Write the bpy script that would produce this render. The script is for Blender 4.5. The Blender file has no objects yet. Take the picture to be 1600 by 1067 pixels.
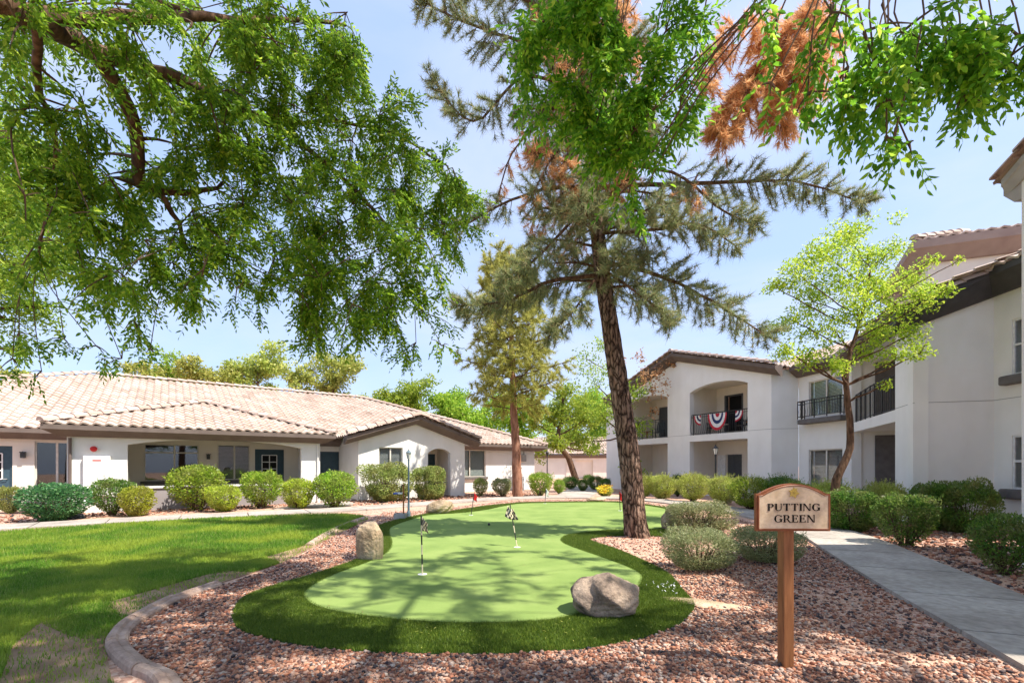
import bpy, bmesh, math, random
import numpy as np
from mathutils import Vector, Matrix
rng = np.random.default_rng(11); random.seed(5)
SC = bpy.context.scene; COL = SC.collection
R = math.radians
# ---------------------------------------------------------------- camera
F, H, HZ = 711.0, 1.5, 727.0            # focal length in photo pixels, eye height, horizon row
cam = bpy.data.cameras.new("camera"); cam.lens = 36 * F / 1600; cam.sensor_width = 36
cam.shift_y = (HZ - 533.5) / 1600; cam.clip_start = 0.05; cam.clip_end = 900
camo = bpy.data.objects.new("camera", cam); COL.objects.link(camo)
camo.location = (0, 0, H); camo.rotation_euler = (R(90), 0, 0); SC.camera = camo
# ---------------------------------------------------------------- light
EL, AZ = R(57), R(68)                    # sun elevation, azimuth turned from behind the camera towards the right
sd = Vector((math.sin(AZ) * math.cos(EL), -math.cos(AZ) * math.cos(EL), math.sin(EL)))
W = bpy.data.worlds.new("World"); SC.world = W; W.use_nodes = True
wn, wl = W.node_tree.nodes, W.node_tree.links
wn.clear()
out = wn.new('ShaderNodeOutputWorld'); bg = wn.new('ShaderNodeBackground'); bg.inputs[1].default_value = 0.15
sky = wn.new('ShaderNodeTexSky'); sky.sky_type = 'NISHITA'; sky.sun_disc = False
sky.sun_elevation = EL; sky.sun_rotation = math.atan2(sd.x, sd.y); sky.air_density = 1.0; sky.dust_density = 1.2; sky.ozone_density = 2.4
tc = wn.new('ShaderNodeTexCoord'); mp = wn.new('ShaderNodeMapping'); mp.inputs['Scale'].default_value = (1.0, 1.0, 3.2)
mp.inputs['Rotation'].default_value = (0.25, 0.1, 0.5)
nz = wn.new('ShaderNodeTexNoise'); nz.inputs['Scale'].default_value = 1.7; nz.inputs['Detail'].default_value = 7; nz.inputs['Roughness'].default_value = .55
nz.inputs['Distortion'].default_value = .5
rp = wn.new('ShaderNodeValToRGB'); rp.color_ramp.elements[0].position = .40; rp.color_ramp.elements[0].color = (.0, .0, .0, 1)
rp.color_ramp.elements[1].position = .72; rp.color_ramp.elements[1].color = (.55, .55, .55, 1)
mx = wn.new('ShaderNodeMixRGB'); mx.inputs[2].default_value = (1.9, 2.0, 2.25, 1)
mh = wn.new('ShaderNodeMixRGB'); mh.inputs[0].default_value = .82; mh.inputs[2].default_value = (1.08, 1.40, 2.2, 1)
wl.new(tc.outputs['Generated'], mp.inputs[0]); wl.new(mp.outputs[0], nz.inputs[0]); wl.new(nz.outputs[0], rp.inputs[0])
wl.new(rp.outputs[0], mx.inputs[0]); wl.new(sky.outputs[0], mh.inputs[1]); wl.new(mh.outputs[0], mx.inputs[1]); wl.new(mx.outputs[0], bg.inputs[0]); wl.new(bg.outputs[0], out.inputs[0])
sun = bpy.data.lights.new("sun", 'SUN'); sun.energy = 2.75; sun.angle = R(.53); sun.color = (1, .93, .82)
suno = bpy.data.objects.new("sun", sun); COL.objects.link(suno)
suno.rotation_euler = (-sd).to_track_quat('-Z', 'Y').to_euler(); suno.location = (20, -8, 30)
SC.view_settings.view_transform = 'Standard'; SC.view_settings.look = 'None'
SC.view_settings.gamma = 1; SC.view_settings.exposure = 1.73; SC.view_settings.use_curve_mapping = False
SC.render.engine = 'CYCLES'
try:
    SC.cycles.max_bounces = 7; SC.cycles.transparent_max_bounces = 12; SC.cycles.caustics_reflective = False; SC.cycles.caustics_refractive = False
except Exception: pass

# ---------------------------------------------------------------- small helpers
def G(px, py): Y = F * H / (py - HZ); return ((px - 800) / F * Y, Y)
def P(px, py, Y): return Vector(((px - 800) / F * Y, Y, H + (HZ - py) / F * Y))
def Gs(l): return [G(*p) for p in l]
def rnd(a, b): return random.uniform(a, b)

# ---------------------------------------------------------------- materials
def newmat(name):
    m = bpy.data.materials.new(name); m.use_nodes = True
    n = m.node_tree.nodes; return m, n, m.node_tree.links, n['Principled BSDF']
def ramp(n, stops):
    r = n.new('ShaderNodeValToRGB'); e = r.color_ramp.elements
    while len(e) < len(stops): e.new(.5)
    for k, (p, c) in enumerate(stops): e[k].position = p; e[k].color = (*c, 1)
    return r
def noisemat(name, stops, scale=5, rough=.8, bump=0, bscale=60, detail=6, spec=.3, metal=0, vec='Object', stretch=None, bdist=.01, fine=None):
    m, n, l, b = newmat(name)
    tcn = n.new('ShaderNodeTexCoord'); src = tcn.outputs[vec]
    if stretch:
        mpn = n.new('ShaderNodeMapping'); mpn.inputs['Scale'].default_value = stretch; l.new(src, mpn.inputs[0]); src = mpn.outputs[0]
    z = n.new('ShaderNodeTexNoise'); z.inputs['Scale'].default_value = scale; z.inputs['Detail'].default_value = detail; l.new(src, z.inputs[0])
    r = ramp(n, stops); l.new(z.outputs[0], r.inputs[0]); colout = r.outputs[0]
    if fine:
        z3 = n.new('ShaderNodeTexNoise'); z3.inputs['Scale'].default_value = fine[0]; z3.inputs['Detail'].default_value = 3; l.new(src, z3.inputs[0])
        r3 = ramp(n, [(.3, (1 - fine[1],) * 3), (.7, (1 + fine[1] * .3,) * 3)]); l.new(z3.outputs[0], r3.inputs[0])
        mm = n.new('ShaderNodeMixRGB'); mm.blend_type = 'MULTIPLY'; mm.inputs[0].default_value = 1; l.new(colout, mm.inputs[1]); l.new(r3.outputs[0], mm.inputs[2]); colout = mm.outputs[0]
    if name in ('white stucco', 'pale grey stucco', 'cream stucco'):      # rain streaks and dust
        ms = n.new('ShaderNodeMapping'); ms.inputs['Scale'].default_value = (1.6, 1.6, .5); l.new(tcn.outputs['Object'], ms.inputs[0]); z4 = n.new('ShaderNodeTexNoise'); z4.inputs['Scale'].default_value = 1.6; z4.inputs['Detail'].default_value = 8; l.new(ms.outputs[0], z4.inputs[0])
        r4 = ramp(n, [(.30, (.955, .95, .94)), (.65, (1, 1, 1))]); l.new(z4.outputs[0], r4.inputs[0]); m4 = n.new('ShaderNodeMixRGB'); m4.blend_type = 'MULTIPLY'; m4.inputs[0].default_value = 1; l.new(colout, m4.inputs[1]); l.new(r4.outputs[0], m4.inputs[2]); colout = m4.outputs[0]
    l.new(colout, b.inputs['Base Color'])
    b.inputs['Roughness'].default_value = rough; b.inputs['Specular IOR Level'].default_value = spec; b.inputs['Metallic'].default_value = metal
    if bump:
        z2 = n.new('ShaderNodeTexNoise'); z2.inputs['Scale'].default_value = bscale; z2.inputs['Detail'].default_value = 5; l.new(src, z2.inputs[0])
        bp = n.new('ShaderNodeBump'); bp.inputs['Strength'].default_value = bump; bp.inputs['Distance'].default_value = bdist
        l.new(z2.outputs[0], bp.inputs['Height']); l.new(bp.outputs[0], b.inputs['Normal'])
    return m
def flat(name, c, rough=.6, **k):
    d = tuple(x * .9 for x in c); e = tuple(min(1, x * 1.08) for x in c)
    return noisemat(name, [(.35, d), (.65, e)], scale=k.pop('scale', 9), rough=rough, **k)
def leafmat(name, stops, trans=.4, rough=.45, patch=None):
    m, n, l, b = newmat(name)
    g = n.new('ShaderNodeNewGeometry'); r = ramp(n, stops); l.new(g.outputs['Random Per Island'], r.inputs[0])
    oi = n.new('ShaderNodeObjectInfo'); hs = n.new('ShaderNodeHueSaturation'); l.new(r.outputs[0], hs.inputs['Color'])
    mr = n.new('ShaderNodeMapRange'); mr.inputs[3].default_value = .485; mr.inputs[4].default_value = .515; l.new(oi.outputs['Random'], mr.inputs[0]); l.new(mr.outputs[0], hs.inputs['Hue'])
    mv = n.new('ShaderNodeMapRange'); mv.inputs[3].default_value = .85; mv.inputs[4].default_value = 1.15; l.new(oi.outputs['Random'], mv.inputs[0]); l.new(mv.outputs[0], hs.inputs['Value'])
    if patch:
        tcn = n.new('ShaderNodeTexCoord'); z = n.new('ShaderNodeTexNoise'); z.inputs['Scale'].default_value = patch[0]; z.inputs['Detail'].default_value = 5; l.new(tcn.outputs['Object'], z.inputs[0])
        rr = ramp(n, [(.42, (0, 0, 0)), (.62, (patch[2],) * 3)]); l.new(z.outputs[0], rr.inputs[0]); mp_ = n.new('ShaderNodeMixRGB'); mp_.inputs[2].default_value = (*patch[1], 1)
        l.new(rr.outputs[0], mp_.inputs[0]); l.new(hs.outputs[0], mp_.inputs[1]); hs = mp_
    b.inputs['Roughness'].default_value = rough; b.inputs['Specular IOR Level'].default_value = .35
    l.new(hs.outputs[0], b.inputs['Base Color'])
    t = n.new('ShaderNodeBsdfTranslucent'); l.new(hs.outputs[0], t.inputs[0])
    ga = n.new('ShaderNodeGamma'); ga.inputs[1].default_value = .8; l.new(hs.outputs[0], ga.inputs[0]); l.new(ga.outputs[0], t.inputs[0])
    ms = n.new('ShaderNodeMixShader'); ms.inputs[0].default_value = trans
    l.new(b.outputs[0], ms.inputs[1]); l.new(t.outputs[0], ms.inputs[2]); l.new(ms.outputs[0], n['Material Output'].inputs[0])
    return m
def islandmat(name, stops, rough=.85):
    m, n, l, b = newmat(name); g = n.new('ShaderNodeNewGeometry'); r = ramp(n, stops); r.color_ramp.interpolation = 'LINEAR'
    l.new(g.outputs['Random Per Island'], r.inputs[0])
    tcn = n.new('ShaderNodeTexCoord'); z = n.new('ShaderNodeTexNoise'); z.inputs['Scale'].default_value = 90; z.inputs['Detail'].default_value = 3; l.new(tcn.outputs['Object'], z.inputs[0])
    r2 = ramp(n, [(.3, (.72, .72, .72)), (.7, (1.12, 1.12, 1.12))]); l.new(z.outputs[0], r2.inputs[0])
    mm = n.new('ShaderNodeMixRGB'); mm.blend_type = 'MULTIPLY'; mm.inputs[0].default_value = 1; l.new(r.outputs[0], mm.inputs[1]); l.new(r2.outputs[0], mm.inputs[2])
    l.new(mm.outputs[0], b.inputs['Base Color']); b.inputs['Roughness'].default_value = rough; b.inputs['Specular IOR Level'].default_value = .25
    return m

M = {}
M['white'] = noisemat('white stucco', [(.3, (.77, .755, .725)), (.7, (.83, .815, .785))], scale=1.3, rough=.9, bump=.35, bscale=70, bdist=.008, fine=(.7, .06))
M['pale'] = noisemat('pale grey stucco', [(.3, (.84, .82, .78)), (.7, (.89, .87, .83))], scale=1.1, rough=.9, bump=.35, bscale=70, bdist=.008, fine=(.6, .06))
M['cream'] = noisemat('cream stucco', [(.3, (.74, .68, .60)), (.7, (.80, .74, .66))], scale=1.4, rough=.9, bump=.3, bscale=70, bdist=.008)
M['brown'] = noisemat('brown fascia paint', [(.3, (.125, .095, .082)), (.7, (.165, .13, .112))], scale=3, rough=.85, bump=.2, bscale=60)
M['brown2'] = noisemat('light brown fascia paint', [(.3, (.27, .19, .16)), (.7, (.33, .24, .20))], scale=3, rough=.85, bump=.2, bscale=60)
M['darkfascia'] = noisemat('charcoal fascia paint', [(.3, (.055, .05, .05)), (.7, (.085, .078, .076))], scale=3, rough=.8, bump=.2, bscale=60)
M['mauve'] = noisemat('taupe stucco', [(.3, (.27, .24, .24)), (.7, (.33, .30, .30))], scale=2, rough=.9, bump=.3, bscale=70)
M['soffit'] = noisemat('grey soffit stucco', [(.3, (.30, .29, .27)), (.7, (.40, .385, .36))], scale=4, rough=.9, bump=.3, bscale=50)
def tilemat():
    m, n, l, b = newmat('clay roof tile'); u = n.new('ShaderNodeUVMap')
    sn = n.new('ShaderNodeVectorMath'); sn.operation = 'FLOOR'; l.new(u.outputs[0], sn.inputs[0])
    w = n.new('ShaderNodeTexWhiteNoise'); w.noise_dimensions = '2D'; l.new(sn.outputs[0], w.inputs[0])
    r = ramp(n, [(0, (.43, .33, .27)), (.3, (.50, .40, .335)), (.75, (.53, .43, .365)), (1, (.58, .49, .43))]); l.new(w.outputs[0], r.inputs[0])
    tcn = n.new('ShaderNodeTexCoord'); z = n.new('ShaderNodeTexNoise'); z.inputs['Scale'].default_value = 1.2; z.inputs['Detail'].default_value = 9; l.new(tcn.outputs['Object'], z.inputs[0])
    r2 = ramp(n, [(.3, (.8, .77, .75)), (.7, (1.08, 1.07, 1.06))]); l.new(z.outputs[0], r2.inputs[0])
    mm = n.new('ShaderNodeMixRGB'); mm.blend_type = 'MULTIPLY'; mm.inputs[0].default_value = 1; l.new(r.outputs[0], mm.inputs[1]); l.new(r2.outputs[0], mm.inputs[2])
    l.new(mm.outputs[0], b.inputs['Base Color']); b.inputs['Roughness'].default_value = .85; b.inputs['Specular IOR Level'].default_value = .2
    return m
M['tile'] = tilemat()
M['cap'] = islandmat('ridge tile', [(0, (.42, .31, .25)), (.5, (.50, .385, .325)), (1, (.56, .46, .40))])
M['deck'] = flat('roof deck', (.2, .15, .13), .9)
M['blue'] = flat('slate blue door paint', (.045, .085, .115), .5, bump=.1, bscale=40)
M['frame'] = flat('almond window frame', (.66, .62, .55), .5)
M['wframe'] = flat('white window frame', (.75, .75, .74), .5)
M['black'] = flat('black iron', (.018, .018, .02), .45, spec=.5)
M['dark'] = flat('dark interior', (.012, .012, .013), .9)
M['darkdoor'] = flat('dark grey door', (.075, .082, .09), .5)
M['blind'] = flat('window blind', (.60, .61, .58), .6)
M['shutter'] = flat('grey blind', (.33, .32, .31), .6)
M['sill'] = noisemat('taupe sill stucco', [(.3, (.12, .11, .105)), (.7, (.17, .155, .15))], rough=.9, bump=.2)
M['red'] = flat('red plastic', (.55, .02, .02), .4)
M['metalgrey'] = flat('grey metal', (.35, .36, .36), .5, metal=.3)
M['bluegrey'] = flat('blue grey post paint', (.10, .15, .18), .45)
M['wood'] = noisemat('stained wood', [(.3, (.20, .075, .028)), (.7, (.33, .14, .055))], scale=6, stretch=(9, 9, .8), rough=.55, bump=.25, bscale=30)
M['signrim'] = noisemat('brown sign rim', [(.3, (.20, .065, .025)), (.7, (.28, .10, .04))], scale=8, rough=.5, bump=.2)
M['signface'] = noisemat('sandstone sign face', [(.3, (.46, .34, .22)), (.5, (.57, .44, .30)), (.7, (.64, .51, .36))], scale=9, rough=.8, bump=.25, bscale=90, bdist=.002, fine=(40, .15))
M['ink'] = flat('matte black paint', (.012, .011, .010), .95, spec=.05)
M['gold'] = flat('gold leaf', (.50, .36, .08), .4, metal=.2)
M['lamp'] = flat('frosted lamp glass', (.75, .74, .70), .3)
M['cream2'] = flat('cream plastic', (.72, .62, .42), .5)
M['concrete'] = noisemat('path concrete', [(.3, (.30, .262, .225)), (.5, (.40, .355, .31)), (.72, (.48, .435, .385))], scale=1.1, rough=.9, bump=.6, bscale=110, detail=12, bdist=.005, fine=(14, .26))
M['curb'] = noisemat('curb concrete', [(.3, (.28, .185, .14)), (.55, (.42, .30, .235)), (.75, (.52, .40, .33))], scale=5, rough=.9, bump=.5, bscale=70, detail=9, bdist=.006, fine=(30, .22))
def gravelmat():
    m, n, l, b = newmat('red gravel bed'); tcn = n.new('ShaderNodeTexCoord')
    v = n.new('ShaderNodeTexVoronoi'); v.inputs['Scale'].default_value = 26; l.new(tcn.outputs['Object'], v.inputs[0])
    sp = n.new('ShaderNodeSeparateColor'); l.new(v.outputs['Color'], sp.inputs[0])
    r = ramp(n, [(0, (.22, .13, .10)), (.25, (.42, .23, .17)), (.6, (.52, .32, .24)), (1, (.62, .45, .36))]); l.new(sp.outputs[0], r.inputs[0])
    z = n.new('ShaderNodeTexNoise'); z.inputs['Scale'].default_value = .55; z.inputs['Detail'].default_value = 6; l.new(tcn.outputs['Object'], z.inputs[0])
    r2 = ramp(n, [(.42, (0, 0, 0)), (.64, (.75, .75, .75))]); l.new(z.outputs[0], r2.inputs[0])
    mm = n.new('ShaderNodeMixRGB'); mm.inputs[2].default_value = (.55, .36, .25, 1); l.new(r2.outputs[0], mm.inputs[0]); l.new(r.outputs[0], mm.inputs[1])
    l.new(mm.outputs[0], b.inputs['Base Color']); b.inputs['Roughness'].default_value = .95; b.inputs['Specular IOR Level'].default_value = .1
    bp = n.new('ShaderNodeBump'); bp.inputs['Strength'].default_value = .8; bp.inputs['Distance'].default_value = .015; bp.invert = True
    l.new(v.outputs['Distance'], bp.inputs['Height']); l.new(bp.outputs[0], b.inputs['Normal'])
    return m
M['gravel'] = gravelmat()
M['pebble'] = islandmat('crushed granite', [(0, (.04, .035, .04)), (.16, (.12, .085, .08)), (.34, (.27, .11, .068)), (.5, (.38, .165, .098)), (.7, (.47, .245, .155)), (.88, (.38, .27, .22)), (1, (.56, .45, .37))])
M['lawn'] = noisemat('lawn soil', [(.35, (.06, .12, .018)), (.5, (.14, .20, .035)), (.65, (.28, .28, .08))], scale=.9, rough=.95, bump=.4, bscale=60)
M['dirt'] = noisemat('bare soil', [(.3, (.14, .08, .045)), (.5, (.25, .16, .095)), (.7, (.38, .26, .16))], scale=2.2, rough=.95, bump=.5, bscale=90, detail=9)
M['turfbase'] = noisemat('turf backing', [(.3, (.02, .055, .008)), (.7, (.04, .09, .012))], scale=30, rough=.95)
M['green'] = noisemat('putting turf', [(.3, (.17, .25, .07)), (.5, (.215, .30, .085)), (.7, (.26, .34, .105))], scale=1.3, rough=.95, bump=.5, bscale=240, detail=4, bdist=.004, spec=.08, fine=(150, .25))
M['blade'] = leafmat('lawn blades', [(0, (.06, .16, .012)), (.5, (.12, .25, .02)), (.85, (.20, .33, .035)), (1, (.38, .36, .13))], .35, patch=(.9, (.36, .44, .05), .8))
M['turf'] = leafmat('turf blades', [(0, (.045, .09, .008)), (.5, (.085, .15, .012)), (.8, (.16, .23, .02)), (1, (.27, .32, .05))], .25, .5, patch=(3, (.12, .19, .02), .5))
M['bark'] = noisemat('pine bark', [(.33, (.03, .02, .016)), (.45, (.15, .09, .065)), (.58, (.33, .20, .135)), (.75, (.46, .33, .25))], scale=5.5, stretch=(2.6, 2.6, .7), rough=.95, bump=1, bscale=10, bdist=.06, detail=10)
def barkmat(name, stops, sc, st):
    m = noisemat(name, stops, scale=5.5, stretch=st, rough=.95, bump=0, detail=10); n, l = m.node_tree.nodes, m.node_tree.links; b = n['Principled BSDF']
    tcn = n.new('ShaderNodeTexCoord'); z = n.new('ShaderNodeTexNoise'); z.inputs['Scale'].default_value = 3; z.inputs['Detail'].default_value = 4; l.new(tcn.outputs['Object'], z.inputs[0])
    mxv = n.new('ShaderNodeMixRGB'); mxv.inputs[0].default_value = .16; l.new(tcn.outputs['Object'], mxv.inputs[1]); l.new(z.outputs['Color'], mxv.inputs[2])
    mpn = n.new('ShaderNodeMapping'); mpn.inputs['Scale'].default_value = sc; l.new(mxv.outputs[0], mpn.inputs[0])
    v = n.new('ShaderNodeTexVoronoi'); v.feature = 'DISTANCE_TO_EDGE'; v.inputs['Scale'].default_value = 1; l.new(mpn.outputs[0], v.inputs[0])
    r = ramp(n, [(.02, (.10, .08, .07)), (.16, (.75, .74, .73)), (.5, (1.25, 1.22, 1.2))]); l.new(v.outputs[0], r.inputs[0])
    c = b.inputs['Base Color'].links[0].from_socket; mm = n.new('ShaderNodeMixRGB'); mm.blend_type = 'MULTIPLY'; mm.inputs[0].default_value = 1; l.new(c, mm.inputs[1]); l.new(r.outputs[0], mm.inputs[2]); l.new(mm.outputs[0], b.inputs['Base Color'])
    z2 = n.new('ShaderNodeTexNoise'); z2.inputs['Scale'].default_value = 40; z2.inputs['Detail'].default_value = 6; l.new(tcn.outputs['Object'], z2.inputs[0])
    ad = n.new('ShaderNodeMath'); ad.operation = 'MULTIPLY_ADD'; ad.inputs[1].default_value = .25; l.new(z2.outputs[0], ad.inputs[0]); l.new(v.outputs[0], ad.inputs[2])
    bp = n.new('ShaderNodeBump'); bp.inputs['Strength'].default_value = 1; bp.inputs['Distance'].default_value = .05; l.new(ad.outputs[0], bp.inputs['Height']); l.new(bp.outputs[0], b.inputs['Normal'])
    return m
M['bark'] = barkmat('furrowed pine bark', [(.33, (.12, .075, .055)), (.5, (.30, .19, .135)), (.72, (.48, .35, .27))], (15, 15, 3.2), (2.6, 2.6, .9))
M['redbark'] = noisemat('red bark', [(.3, (.14, .06, .035)), (.5, (.28, .13, .08)), (.7, (.40, .21, .14))], scale=5, stretch=(2, 2, .6), rough=.95, bump=.8, bscale=8, bdist=.04)
M['bark2'] = noisemat('brown bark', [(.3, (.045, .026, .016)), (.5, (.12, .065, .038)), (.7, (.20, .12, .075))], scale=9, stretch=(2, 2, .7), rough=.95, bump=.8, bscale=18, bdist=.02)
M['twig'] = flat('twig', (.10, .062, .04), .9)
M['elm'] = leafmat('ash leaf', [(0, (.06, .19, .010)), (.5, (.14, .34, .014)), (.85, (.27, .50, .02)), (1, (.48, .64, .06))], .62)
M['limeleaf'] = leafmat('lime leaf', [(0, (.20, .33, .02)), (.5, (.40, .53, .03)), (1, (.64, .68, .07))], .55)
M['brightleaf'] = leafmat('bright leaf', [(0, (.13, .25, .015)), (.5, (.26, .40, .03)), (1, (.42, .52, .05))], .5)
M['goldleaf'] = leafmat('olive gold leaf', [(0, (.20, .26, .04)), (.5, (.38, .42, .07)), (1, (.55, .54, .13))], .4)
M['dryleaf'] = leafmat('dry leaf', [(0, (.26, .10, .04)), (.5, (.42, .19, .08)), (1, (.55, .30, .16))], .4)
M['needle'] = leafmat('pine needles', [(0, (.12, .17, .07)), (.4, (.24, .31, .12)), (.75, (.40, .44, .19)), (1, (.60, .44, .22))], .25, .5)
M['needle_dead'] = leafmat('dead needles', [(0, (.44, .17, .07)), (.5, (.74, .34, .14)), (1, (.88, .52, .26))], .45, .6)
M['needle_gold'] = leafmat('golden needles', [(0, (.20, .20, .04)), (.5, (.42, .40, .08)), (1, (.60, .54, .14))], .35, .6)
M['sh_green'] = leafmat('shrub leaf green', [(0, (.045, .13, .015)), (.5, (.10, .23, .03)), (1, (.19, .33, .05))], .35, patch=(3.2, (.30, .25, .10), .5))
M['sh_teal'] = leafmat('shrub leaf blue green', [(0, (.03, .12, .04)), (.5, (.07, .22, .07)), (1, (.15, .31, .10))], .35)
M['sh_lime'] = leafmat('shrub leaf lime', [(0, (.20, .27, .015)), (.5, (.38, .47, .03)), (1, (.58, .62, .07))], .4, patch=(3.2, (.30, .25, .10), .5))
M['sh_olive'] = leafmat('shrub leaf olive', [(0, (.12, .17, .035)), (.5, (.25, .33, .07)), (1, (.42, .49, .14))], .35, patch=(3.2, (.30, .25, .10), .5))
M['sh_dark'] = leafmat('shrub leaf dark', [(0, (.03, .11, .012)), (.5, (.07, .21, .02)), (1, (.16, .33, .035))], .4, patch=(3.2, (.30, .25, .10), .5))
M['sh_bright'] = leafmat('shrub leaf bright', [(0, (.12, .24, .015)), (.5, (.24, .40, .025)), (1, (.44, .56, .06))], .4, patch=(3.2, (.30, .25, .10), .5))
M['sh_yellow'] = leafmat('shrub leaf yellow green', [(0, (.22, .30, .035)), (.5, (.42, .50, .07)), (1, (.60, .64, .18))], .45, patch=(3.2, (.30, .25, .10), .5))
M['sage'] = leafmat('sage leaf', [(0, (.14, .17, .06)), (.5, (.28, .32, .13)), (.9, (.44, .47, .24)), (1, (.36, .27, .15))], .4)
M['flower'] = leafmat('yellow petals', [(0, (.75, .30, .02)), (.5, (.85, .60, .03)), (1, (.9, .75, .08))], .3)
M['stone_tan'] = noisemat('tan boulder', [(.28, (.20, .14, .085)), (.45, (.42, .31, .20)), (.62, (.55, .43, .30)), (.8, (.63, .53, .41))], scale=3.2, rough=.9, bump=.8, bscale=22, bdist=.03, detail=10, fine=(55, .25))
M['stone_grey'] = noisemat('weathered boulder', [(.33, (.07, .055, .045)), (.42, (.27, .20, .15)), (.56, (.46, .35, .26)), (.78, (.58, .48, .38))], scale=3.0, rough=.88, bump=.8, bscale=20, bdist=.03, detail=11, fine=(60, .3))
M['tarp'] = flat('black landscape cloth', (.06, .065, .075), .8)

# ---------------------------------------------------------------- mesh builder
class MB:
    def __init__(s): s.v = []; s.f = []; s.mi = []; s.m = 0
    def add(s, vs, fs):
        o = len(s.v); s.v += [tuple(v) for v in vs]; s.f += [tuple(i + o for i in f) for f in fs]; s.mi += [s.m] * len(fs); return s
    def hexa(s, p): return s.add(p, [(0, 3, 2, 1), (4, 5, 6, 7), (0, 1, 5, 4), (1, 2, 6, 5), (2, 3, 7, 6), (3, 0, 4, 7)])
    def box(s, x0, x1, y0, y1, z0, z1): return s.hexa([(x0, y0, z0), (x1, y0, z0), (x1, y1, z0), (x0, y1, z0), (x0, y0, z1), (x1, y0, z1), (x1, y1, z1), (x0, y1, z1)])
    def tube(s, pts, rad, n=8, cap=True):
        pts = [Vector(p) for p in pts]
        if not hasattr(rad, '__len__'): rad = [rad] * len(pts)
        vs = []; u = None
        for i, p in enumerate(pts):
            d = (pts[min(i + 1, len(pts) - 1)] - pts[max(i - 1, 0)])
            if d.length < 1e-9: d = Vector((0, 0, 1))
            d.normalize()
            if u is None: u = d.orthogonal().normalized()
            u = (u - d * u.dot(d))
            u = u.normalized() if u.length > 1e-6 else d.orthogonal().normalized()
            w = d.cross(u)
            for k in range(n):
                a = 2 * math.pi * k / n; vs.append(p + (u * math.cos(a) + w * math.sin(a)) * rad[i])
        fs = [(i * n + k, i * n + (k + 1) % n, (i + 1) * n + (k + 1) % n, (i + 1) * n + k) for i in range(len(pts) - 1) for k in range(n)]
        if cap: fs += [tuple(range(n))[::-1], tuple((len(pts) - 1) * n + k for k in range(n))]
        return s.add(vs, fs)
    def lathe(s, prof, c=(0, 0, 0), n=16):
        vs = [(c[0] + r * math.cos(2 * math.pi * k / n), c[1] + r * math.sin(2 * math.pi * k / n), c[2] + z) for r, z in prof for k in range(n)]
        fs = [(i * n + k, i * n + (k + 1) % n, (i + 1) * n + (k + 1) % n, (i + 1) * n + k) for i in range(len(prof) - 1) for k in range(n)]
        fs += [tuple(range(n))[::-1], tuple((len(prof) - 1) * n + k for k in range(n))]
        return s.add(vs, fs)
    def pbox(s, pl, u0, u1, z0, z1, v0, v1): return s.hexa([pl(u0, v0, z0), pl(u1, v0, z0), pl(u1, v1, z0), pl(u0, v1, z0), pl(u0, v0, z1), pl(u1, v0, z1), pl(u1, v1, z1), pl(u0, v1, z1)])
    def build(s, name, mat, parent=None, smooth=False, bevel=0, fix=True):
        me = bpy.data.meshes.new(name); me.from_pydata(s.v, [], s.f)
        for m in (mat if isinstance(mat, list) else [mat]): me.materials.append(m)
        if isinstance(mat, list): me.polygons.foreach_set('material_index', s.mi)
        if fix:
            bm = bmesh.new(); bm.from_mesh(me); bmesh.ops.recalc_face_normals(bm, faces=bm.faces); bm.to_mesh(me); bm.free()
        if smooth: me.shade_smooth()
        return link(name, me, parent, bevel)
def link(name, me, parent=None, bevel=0):
    o = bpy.data.objects.new(name, me); COL.objects.link(o)
    if parent:
        o.parent = parent; o.matrix_parent_inverse = Matrix.Translation(parent.location).inverted()
    if bevel:
        b = o.modifiers.new('bevel', 'BEVEL'); b.width = bevel; b.segments = 2; b.limit_method = 'ANGLE'
    return o
def npmesh(name, V, Fc, mat, parent=None, smooth=False):
    """V (n,3), Fc (m,k) -> one mesh object"""
    me = bpy.data.meshes.new(name); V = np.asarray(V, np.float32); Fc = np.asarray(Fc, np.int32); m, k = Fc.shape
    me.vertices.add(len(V)); me.vertices.foreach_set('co', V.ravel())
    me.loops.add(m * k); me.loops.foreach_set('vertex_index', Fc.ravel())
    me.polygons.add(m); me.polygons.foreach_set('loop_start', np.arange(0, m * k, k, dtype=np.int32)); me.polygons.foreach_set('loop_total', np.full(m, k, np.int32))
    me.materials.append(mat); me.update(calc_edges=True); me.validate()
    if smooth: me.shade_smooth()
    return link(name, me, parent) if name else me
def tag(o, label=None, cat=None, group=None, kind=None):
    if label: o['label'] = label
    if cat: o['category'] = cat
    if group: o['group'] = group
    if kind: o['kind'] = kind
    return o
def thing(name, label, cat, loc=(0, 0, 0), rz=0, group=None):
    o = bpy.data.objects.new(name, None); COL.objects.link(o); o.location = loc; o.rotation_euler = (0, 0, rz); o.empty_display_size = .2
    return tag(o, label, cat, group)
def copytree(o, parent=None):
    c = o.copy(); COL.objects.link(c); c.parent = parent
    for ch in list(o.children): copytree(ch, c)
    return c
def plane(o, d, n=None):
    d = Vector((d[0], d[1])).normalized(); n = Vector((-d.y, d.x)) if n is None else Vector(n).normalized()
    return lambda u, v, z: (o[0] + d.x * u + n.x * v, o[1] + d.y * u + n.y * v, z)
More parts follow.
